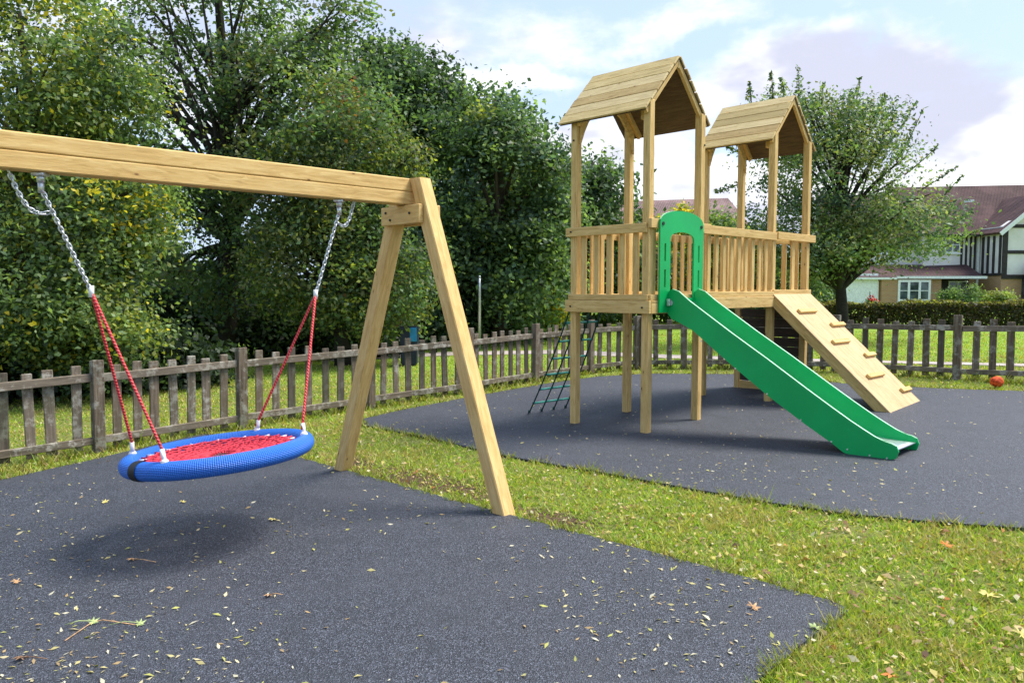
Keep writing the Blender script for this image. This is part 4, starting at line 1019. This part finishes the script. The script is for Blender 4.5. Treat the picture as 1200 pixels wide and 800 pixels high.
shrub('dark leafy shrub left of the trunk of the grey green tree', 925, 27.5, [blob(925, 345, 27.5, 55, 1, 38, 1), blob(900, 310, 28, 35, 1, 30, .5)], 8000, 90, [GD, GM, GL, YL], [.4, .35, .2, .05], leaf=.13, group=HG)
shrub('green shrub in front of the dark porch', 1128, 43, [blob(1130, 344, 43, 26, .6, 9, 1), blob(1112, 346, 43, 14, .5, 7, .5)], 3000, 40, [GM, GL, GD], [.4, .35, .25], leaf=.12, group=HG, rc=.2)
shrub('pale shrub in front of the brick wall by the downpipe', 1172, 43, [blob(1172, 348, 43, 16, .5, 7, 1)], 1600, 24, [(.22, .24, .09), GL, GY], [.4, .3, .3], leaf=.12, group=HG, rc=.2)
shrub('red flowered shrub above the hedge before the white garage', 1020, 28, [blob(1020, 352, 28, 5, .2, 5, 1)], 160, 10, [(.55, .03, .05), GM], [.55, .45], leaf=.09, group=HG, rc=.08)

# ------------------------------------------------------------------ houses
def hbox(name, x0, x1, y0, y1, z0, z1, mt, parent, bev=0):
    M = Matrix.Translation(((x0 + x1) / 2, (y0 + y1) / 2, (z0 + z1) / 2)); return link_mesh(name, box_mesh(x1 - x0, y1 - y0, z1 - z0, bev, mt, name), None, M, parent)
def poly_obj(name, faces, mt, parent):
    bm = bmesh.new(); vs = {}
    for f in faces:
        ff = []
        for p in f:
            k = tuple(round(q, 4) for q in p)
            if k not in vs: vs[k] = bm.verts.new(k)
            ff.append(vs[k])
        bm.faces.new(ff)
    return bm_obj(name, bm, mt, parent)
def slabroof(name, quad, t, mt, parent):
    """thick sloping slab from a quad (counter-clockwise from above)"""
    q = [Vector(p) for p in quad]; n = (q[1] - q[0]).cross(q[2] - q[0]).normalized()
    if n.z < 0: n = -n
    bm = bmesh.new(); a = [bm.verts.new(p) for p in q]; b_ = [bm.verts.new(p - n * t) for p in q]; bm.faces.new(a); bm.faces.new(b_[::-1])
    for i in range(len(q)): bm.faces.new((a[i], b_[i], b_[(i + 1) % len(q)], a[(i + 1) % len(q)]))
    return bm_obj(name, bm, mt, parent)
def window(x0, x1, z0, z1, y, parent, cols=3, rows=2, fr=.07, sill=True):
    """frame part with panes and glazing bars; y is the outer wall face (towards the camera is -y)"""
    bm = bmesh.new()
    def bb(a, b_, c, d, yy0=y - .03, yy1=y + .05):
        r = bmesh.ops.create_cube(bm, size=1)['verts']; bmesh.ops.scale(bm, vec=(b_ - a, yy1 - yy0, d - c), verts=r); bmesh.ops.translate(bm, vec=((a + b_) / 2, (yy0 + yy1) / 2, (c + d) / 2), verts=r)
    bb(x0, x0 + fr, z0, z1); bb(x1 - fr, x1, z0, z1); bb(x0 + fr, x1 - fr, z0, z0 + fr); bb(x0 + fr, x1 - fr, z1 - fr, z1)
    for i in range(1, cols): xx = x0 + (x1 - x0) * i / cols; bb(xx - fr * .55, xx + fr * .55, z0 + fr, z1 - fr, y - .025, y + .045)
    for i in range(cols):
        a = x0 + (x1 - x0) * i / cols; b_ = x0 + (x1 - x0) * (i + 1) / cols
        for j in range(1, rows): zz = z0 + (z1 - z0) * j / rows; bb(a + fr * .55, b_ - fr * .55, zz - .02, zz + .02, y - .015, y + .03)
    w = bm_obj('window', bm, M_UPVC, parent)
    for i in range(cols):
        a = x0 + (x1 - x0) * i / cols; b_ = x0 + (x1 - x0) * (i + 1) / cols; hbox('pane', a + .03, b_ - .03, y + .004, y + .014, z0 + .03, z1 - .03, M_GLASS, w)
    if sill: hbox('sill', x0 - .06, x1 + .06, y - .09, y + .02, z0 - .07, z0 - .003, M_UPVC, w)
    return w
HY = 46.0
hx = lambda px, Y=HY: (px - 600) / FPX * Y / 1.0 * (math.cos(0))
def hz(py, Y=HY): return at(600, py, Y).z
def hX(px, py, Y=HY): return at(px, py, Y).x
house = empty('tudor_house', (hX(1140, 350), HY, .3)); tag(house, 'brick and half timbered house with a dark red roof at the right', 'house')
x = lambda px: hX(px, 340)
zg = .25; z_fl = hz(322); z_ev = hz(271); z_rg = hz(208)
YF, YB = HY, HY + 7.5
# main block: rendered upper storey on brick
hbox('wall', x(1092), x(1330), YF + 1.6, YB, zg, z_fl, M_BRICK, house)
hbox('wall', x(1098), x(1330), YF + 1.6, YB, z_fl + .002, z_ev, M_RENDER, house)
ym = (YF + 1.6 + YB) / 2
slabroof('roof', [(x(1092), YF + 1.2, z_ev - .1), (x(1345), YF + 1.2, z_ev - .1), (x(1345), ym, z_rg + .25), (x(1077), ym, z_rg - .0)], .15, M_TILE, house)
slabroof('roof', [(x(1345), YB + .4, z_ev - .1), (x(1092), YB + .4, z_ev - .1), (x(1077), ym, z_rg - .0), (x(1345), ym, z_rg + .25)], .15, M_TILE, house)
poly_obj('gable_wall', [[(x(1098), YF + 1.6, z_ev), (x(1098), YB, z_ev), (x(1098), ym, z_rg - .35)]], M_RENDER, house)
hbox('gutter', x(1092), x(1163), YF + 1.08, YF + 1.2, z_ev - .22, z_ev - .10, M_TIMBER, house)
# left wing, further back behind the tree
hbox('wall', x(985), x(1098) - .01, YF + 2.4, YB - .5, z_fl - .4, z_ev - .35, M_RENDER, house)
ym2 = (YF + 2.4 + YB - .5) / 2
slabroof('roof', [(x(980), YF + 2.0, z_ev - .42), (x(1096), YF + 2.0, z_ev - .42), (x(1096), ym2, z_rg - .45), (x(992), ym2, z_rg - .45)], .15, M_TILE, house)
slabroof('roof', [(x(1096), YB, z_ev - .42), (x(980), YB, z_ev - .42), (x(992), ym2, z_rg - .45), (x(1096), ym2, z_rg - .45)], .15, M_TILE, house)
poly_obj('gable_wall', [[(x(985), YF + 2.4, z_ev - .35), (x(985), YB - .5, z_ev - .35), (x(985), ym2, z_rg - .7)]], M_RENDER, house)
window(x(1038), x(1064), hz(295), hz(277), YF + 2.4 - .03, house, 2, 1)
window(x(1114), x(1141), hz(295), hz(275.5), YF + 1.6 - .03, house, 3, 2)
for px in (1142, 1147.5, 1153, 1158): hbox('timber', x(px), x(px + 2.3), YF + 1.55, YF + 1.61, z_fl + .1, z_ev - .06, M_TIMBER, house)
hbox('timber', x(1098), x(1164), YF + 1.56, YF + 1.60, z_ev - .16, z_ev - .03, M_TIMBER, house)
# projecting gabled wing on the right
wx0, wx1 = x(1165), x(1262); wxm = (wx0 + wx1) / 2; wz = hz(266); wtop = hz(226)
hbox('wall', wx0, wx1, YF - .6, YF + 1.59, zg, z_fl, M_BRICK, house)
hbox('wall', wx0, wx1, YF - .6, YF + 1.59, z_fl + .002, wz, M_RENDER, house)
bm = bmesh.new(); prism(bm, [(wx0, wz + .001), (wx1, wz + .001), (wxm, wtop - .25)], (0, YF - .45, 0), (1, 0, 0), (0, 0, 1), (0, 1, 0), .3); bm_obj('gable_wall', bm, M_RENDER, house)
slabroof('roof', [(wx0 - .35, YF - .95, wz - .35), (wxm, YF - .95, wtop), (wxm, ym, wtop), (wx0 - .35, ym, wz - .35)], .14, M_TILE, house)
slabroof('roof', [(wxm, YF - .95, wtop), (wx1 + .35, YF - .95, wz - .35), (wx1 + .35, ym, wz - .35), (wxm, ym, wtop)], .14, M_TILE, house)
for sg, xa in ((-1, wx0 - .35), (1, wx1 + .35)):
    board('bargeboard', (xa, YF - .985, wz - .47), (wxm, YF - .985, wtop - .12), .03, .22, M_UPVC, house, (0, 0, 1), 0)
def tb(px0, px1, py0, py1, y=YF - .6): hbox('timber', x(px0), x(px1), y - .045, y - .002, hz(py1), hz(py0), M_TIMBER, house)
tb(1165, 1171, 270, 322); tb(1171.1, 1262, 264, 268); tb(1171.1, 1262, 294, 298); tb(1165, 1262, 322.2, 327, YF - .62); tb(1195.5, 1200, 268.1, 293.9); tb(1195.5, 1200, 298.1, 322); tb(1222, 1226, 298.1, 322); tb(1222, 1226, 268.1, 293.9); tb(1195.5, 1200, 243, 263.9)
for k_, yy in enumerate((YF - .55, YF + .05, YF + .6, YF + 1.1)): hbox('timber', wx0 - .045, wx0 - .002, yy, yy + .2, z_fl + .1, wz - .5, M_TIMBER, house)
hbox('timber', wx0 - .05, wx0 - .003, YF - .6, YF + 1.5, z_fl - .06, z_fl + .1 - .003, M_TIMBER, house)
hbox('downpipe', x(1161), x(1163.5), YF + 1.46, YF + 1.55, zg, z_ev, M_UPVC, house)
# porch and lean-to roof
hbox('wall', x(1092), x(1105), YF + .2, YF + 1.59, zg, hz(327), M_BRICK, house)
hbox('fascia', x(1050), x(1155), YF - .12, YF - .02, hz(326.5), hz(323.5), M_UPVC, house)
slabroof('lean_to_roof', [(x(980), YF - .05, hz(325)), (x(1154), YF - .05, hz(325)), (x(1150), YF + 1.58, hz(309)), (x(1000), YF + 2.3, hz(309))], .12, M_TILE, house)
hbox('porch_wall', x(1105), x(1152), YF + 1.45, YF + 1.59, zg, hz(327), M_TIMBER, house)
window(x(1127), x(1149), hz(352), hz(329), YF + 1.42, house, 2, 1, fr=.05)
hbox('door', x(1107), x(1122), YF + 1.38, YF + 1.45, zg, hz(330), M_TIMBER, house)
# garage range
hbox('wall', x(1033), x(1092) - .01, YF + .0, YF + 2.35, zg, hz(326.5), M_BRICK, house)
hbox('wall', x(980), x(1033) - .01, YF + .25, YF + 2.35, zg, hz(326.5), M_BRICK, house)
window(x(1052), x(1090), hz(353), hz(328), YF - .03, house, 3, 2, fr=.12)
gd = hbox('garage_door', x(990), x(1031), YF + .16, YF + .24, zg, hz(329), M_UPVC, house)
for i in range(7): zz = zg + .2 + i * .3; hbox('door_rib', x(990) + .05, x(1031) - .05, YF + .145, YF + .158, zz, zz + .25, M_UPVC, gd)
hbox('fascia', x(980), x(1050) - .01, YF - .12, YF - .02, hz(327.5), hz(325), M_UPVC, house)
# bay at the far right
hbox('bay_wall', x(1188), x(1240), YF - 1.3, YF - .62, zg, hz(354), M_BRICK, house)
window(x(1188), x(1240), hz(353), hz(326), YF - 1.3, house, 4, 2, fr=.16)
hbox('bay_wall', x(1188) + .05, x(1240) - .05, YF - 1.2, YF - .62, hz(354) + .002, hz(325), M_GLASS, house)
slabroof('bay_roof', [(x(1182), YF - 1.5, hz(323)), (x(1246), YF - 1.5, hz(323)), (x(1236), YF - .66, hz(303)), (x(1200), YF - .66, hz(303))], .1, M_TILE, house)
hbox('fascia', x(1182), x(1246), YF - 1.56, YF - 1.50, hz(325.5), hz(322.5), M_UPVC, house)
hbox('roof_vent', x(1155), x(1163), ym - 2.4, ym - 2.0, hz(232), hz(229), M_UPVC, house)
# distant roof behind the towers
Y2 = 62
h2 = empty('brick_house', (at(820, 340, Y2).x, Y2, .3)); tag(h2, 'distant house with a mauve brown roof seen through the tower', 'house')
X2 = lambda px: at(px, 300, Y2).x; Z2 = lambda py: at(600, py, Y2).z
hbox('wall', X2(700), X2(880), Y2, Y2 + 7, .2, Z2(275), M_BRICK, h2)
slabroof('roof', [(X2(692), Y2 - .4, Z2(277)), (X2(888), Y2 - .4, Z2(277)), (X2(866), Y2 + 3.5, Z2(226)), (X2(705), Y2 + 3.5, Z2(231))], .18, M_TILE2, h2)
slabroof('roof', [(X2(888), Y2 + 7.4, Z2(277)), (X2(692), Y2 + 7.4, Z2(277)), (X2(705), Y2 + 3.5, Z2(231)), (X2(866), Y2 + 3.5, Z2(226))], .18, M_TILE2, h2)
poly_obj('gable_wall', [[(X2(880), Y2, Z2(275)), (X2(880), Y2 + 7, Z2(275)), (X2(880) - .6, Y2 + 3.5, Z2(231))], [(X2(700), Y2, Z2(275)), (X2(700), Y2 + 7, Z2(275)), (X2(700) + .3, Y2 + 3.5, Z2(234))]], M_BRICK, h2)
for px in (725, 790, 850): window(X2(px), X2(px + 18), Z2(318), Z2(296), Y2 - .03, h2, 2, 1)
# low brick garden wall left of the tree trunk
gw = empty('garden_wall', (10.6, 30, gz(10.6, 30))); tag(gw, 'low brick garden wall left of the hedge and tree trunk', 'wall')
hbox('wall_face', 9.0, 12.6, 29.9, 30.12, gz(10, 30) - .1, 1.15, M_BRICK, gw); hbox('coping', 8.95, 12.65, 29.85, 30.17, 1.152, 1.22, M_CONC, gw)

# ------------------------------------------------------------------ small things beyond the fence
p = at(562, 400, 20.5); lp = empty('lamp_post', (p.x, p.y, gz(p.x, p.y))); tag(lp, 'thin grey metal pole standing in front of the dark trees', 'pole')
tube('shaft', [(p.x, p.y, gz(p.x, p.y) - .05), (p.x, p.y, 1.6), (p.x, p.y, at(562, 325, 20.5).z)], [.045, .04, .034], M_GALV, lp, 10)
tube('cap', [(p.x, p.y, at(562, 325, 20.5).z), (p.x, p.y, at(562, 323, 20.5).z)], [.045, .03], M_GALV, lp, 10)
p = at(480, 400, 17.0); zb_ = gz(p.x, p.y); bin_ = empty('litter_bin', (p.x, p.y, zb_)); tag(bin_, 'dark litter bin with a bright blue side behind the fence', 'bin')
M_BIN = plain('dark_blue_plastic', (.01, .016, .04), .4); M_BINB = plain('bright_blue_plastic', (.02, .24, .48), .4)
bt = at(480, 381, 17).z
bm = bmesh.new(); bmesh.ops.create_cube(bm, size=1)
for v in bm.verts: v.co.x *= .36 * (1 + .12 * v.co.z); v.co.y *= .4; v.co.z = (v.co.z + .5) * (bt - zb_ - .1)
bmesh.ops.bevel(bm, geom=bm.edges[:], offset=.025, segments=2, affect='EDGES'); bm_obj('body', bm, M_BIN, bin_, Matrix.Translation((p.x, p.y, zb_)))
bm = bmesh.new(); bmesh.ops.create_cube(bm, size=1); bmesh.ops.scale(bm, vec=(.40, .44, .09), verts=bm.verts); bmesh.ops.bevel(bm, geom=bm.edges[:], offset=.03, segments=2, affect='EDGES'); bm_obj('lid', bm, M_BIN, bin_, Matrix.Translation((p.x, p.y, bt - .06)))
bm = bmesh.new(); bmesh.ops.create_cube(bm, size=1); bmesh.ops.scale(bm, vec=(.15, .03, .30), verts=bm.verts); bmesh.ops.bevel(bm, geom=bm.edges[:], offset=.01, segments=2, affect='EDGES'); bm_obj('side_panel', bm, M_BINB, bin_, Matrix.Translation((p.x + .11, p.y - .225, bt - .19)))
# red ball by the right fence
p = g(1168, 452.5); bm = bmesh.new(); bmesh.ops.create_icosphere(bm, subdivisions=4, radius=.088)
for v in bm.verts:
    n = mnoise.noise(v.co * 18); q = mnoise.noise(v.co * 45); v.co *= 1 + .16 * n + .07 * q; v.co.z *= .86
for f in bm.faces: f.smooth = True
ball = bm_obj('ball', bm, plain('orange_red_rubber', (.75, .09, .02), .85, ns=25, nv=.45, bmp=.4), None, Matrix.Translation((p.x, p.y, gz(p.x, p.y) + .07)))
tag(ball, 'crumpled orange red ball on the edge of the rubber by the right fence', 'ball')

SC.render.engine = 'CYCLES'
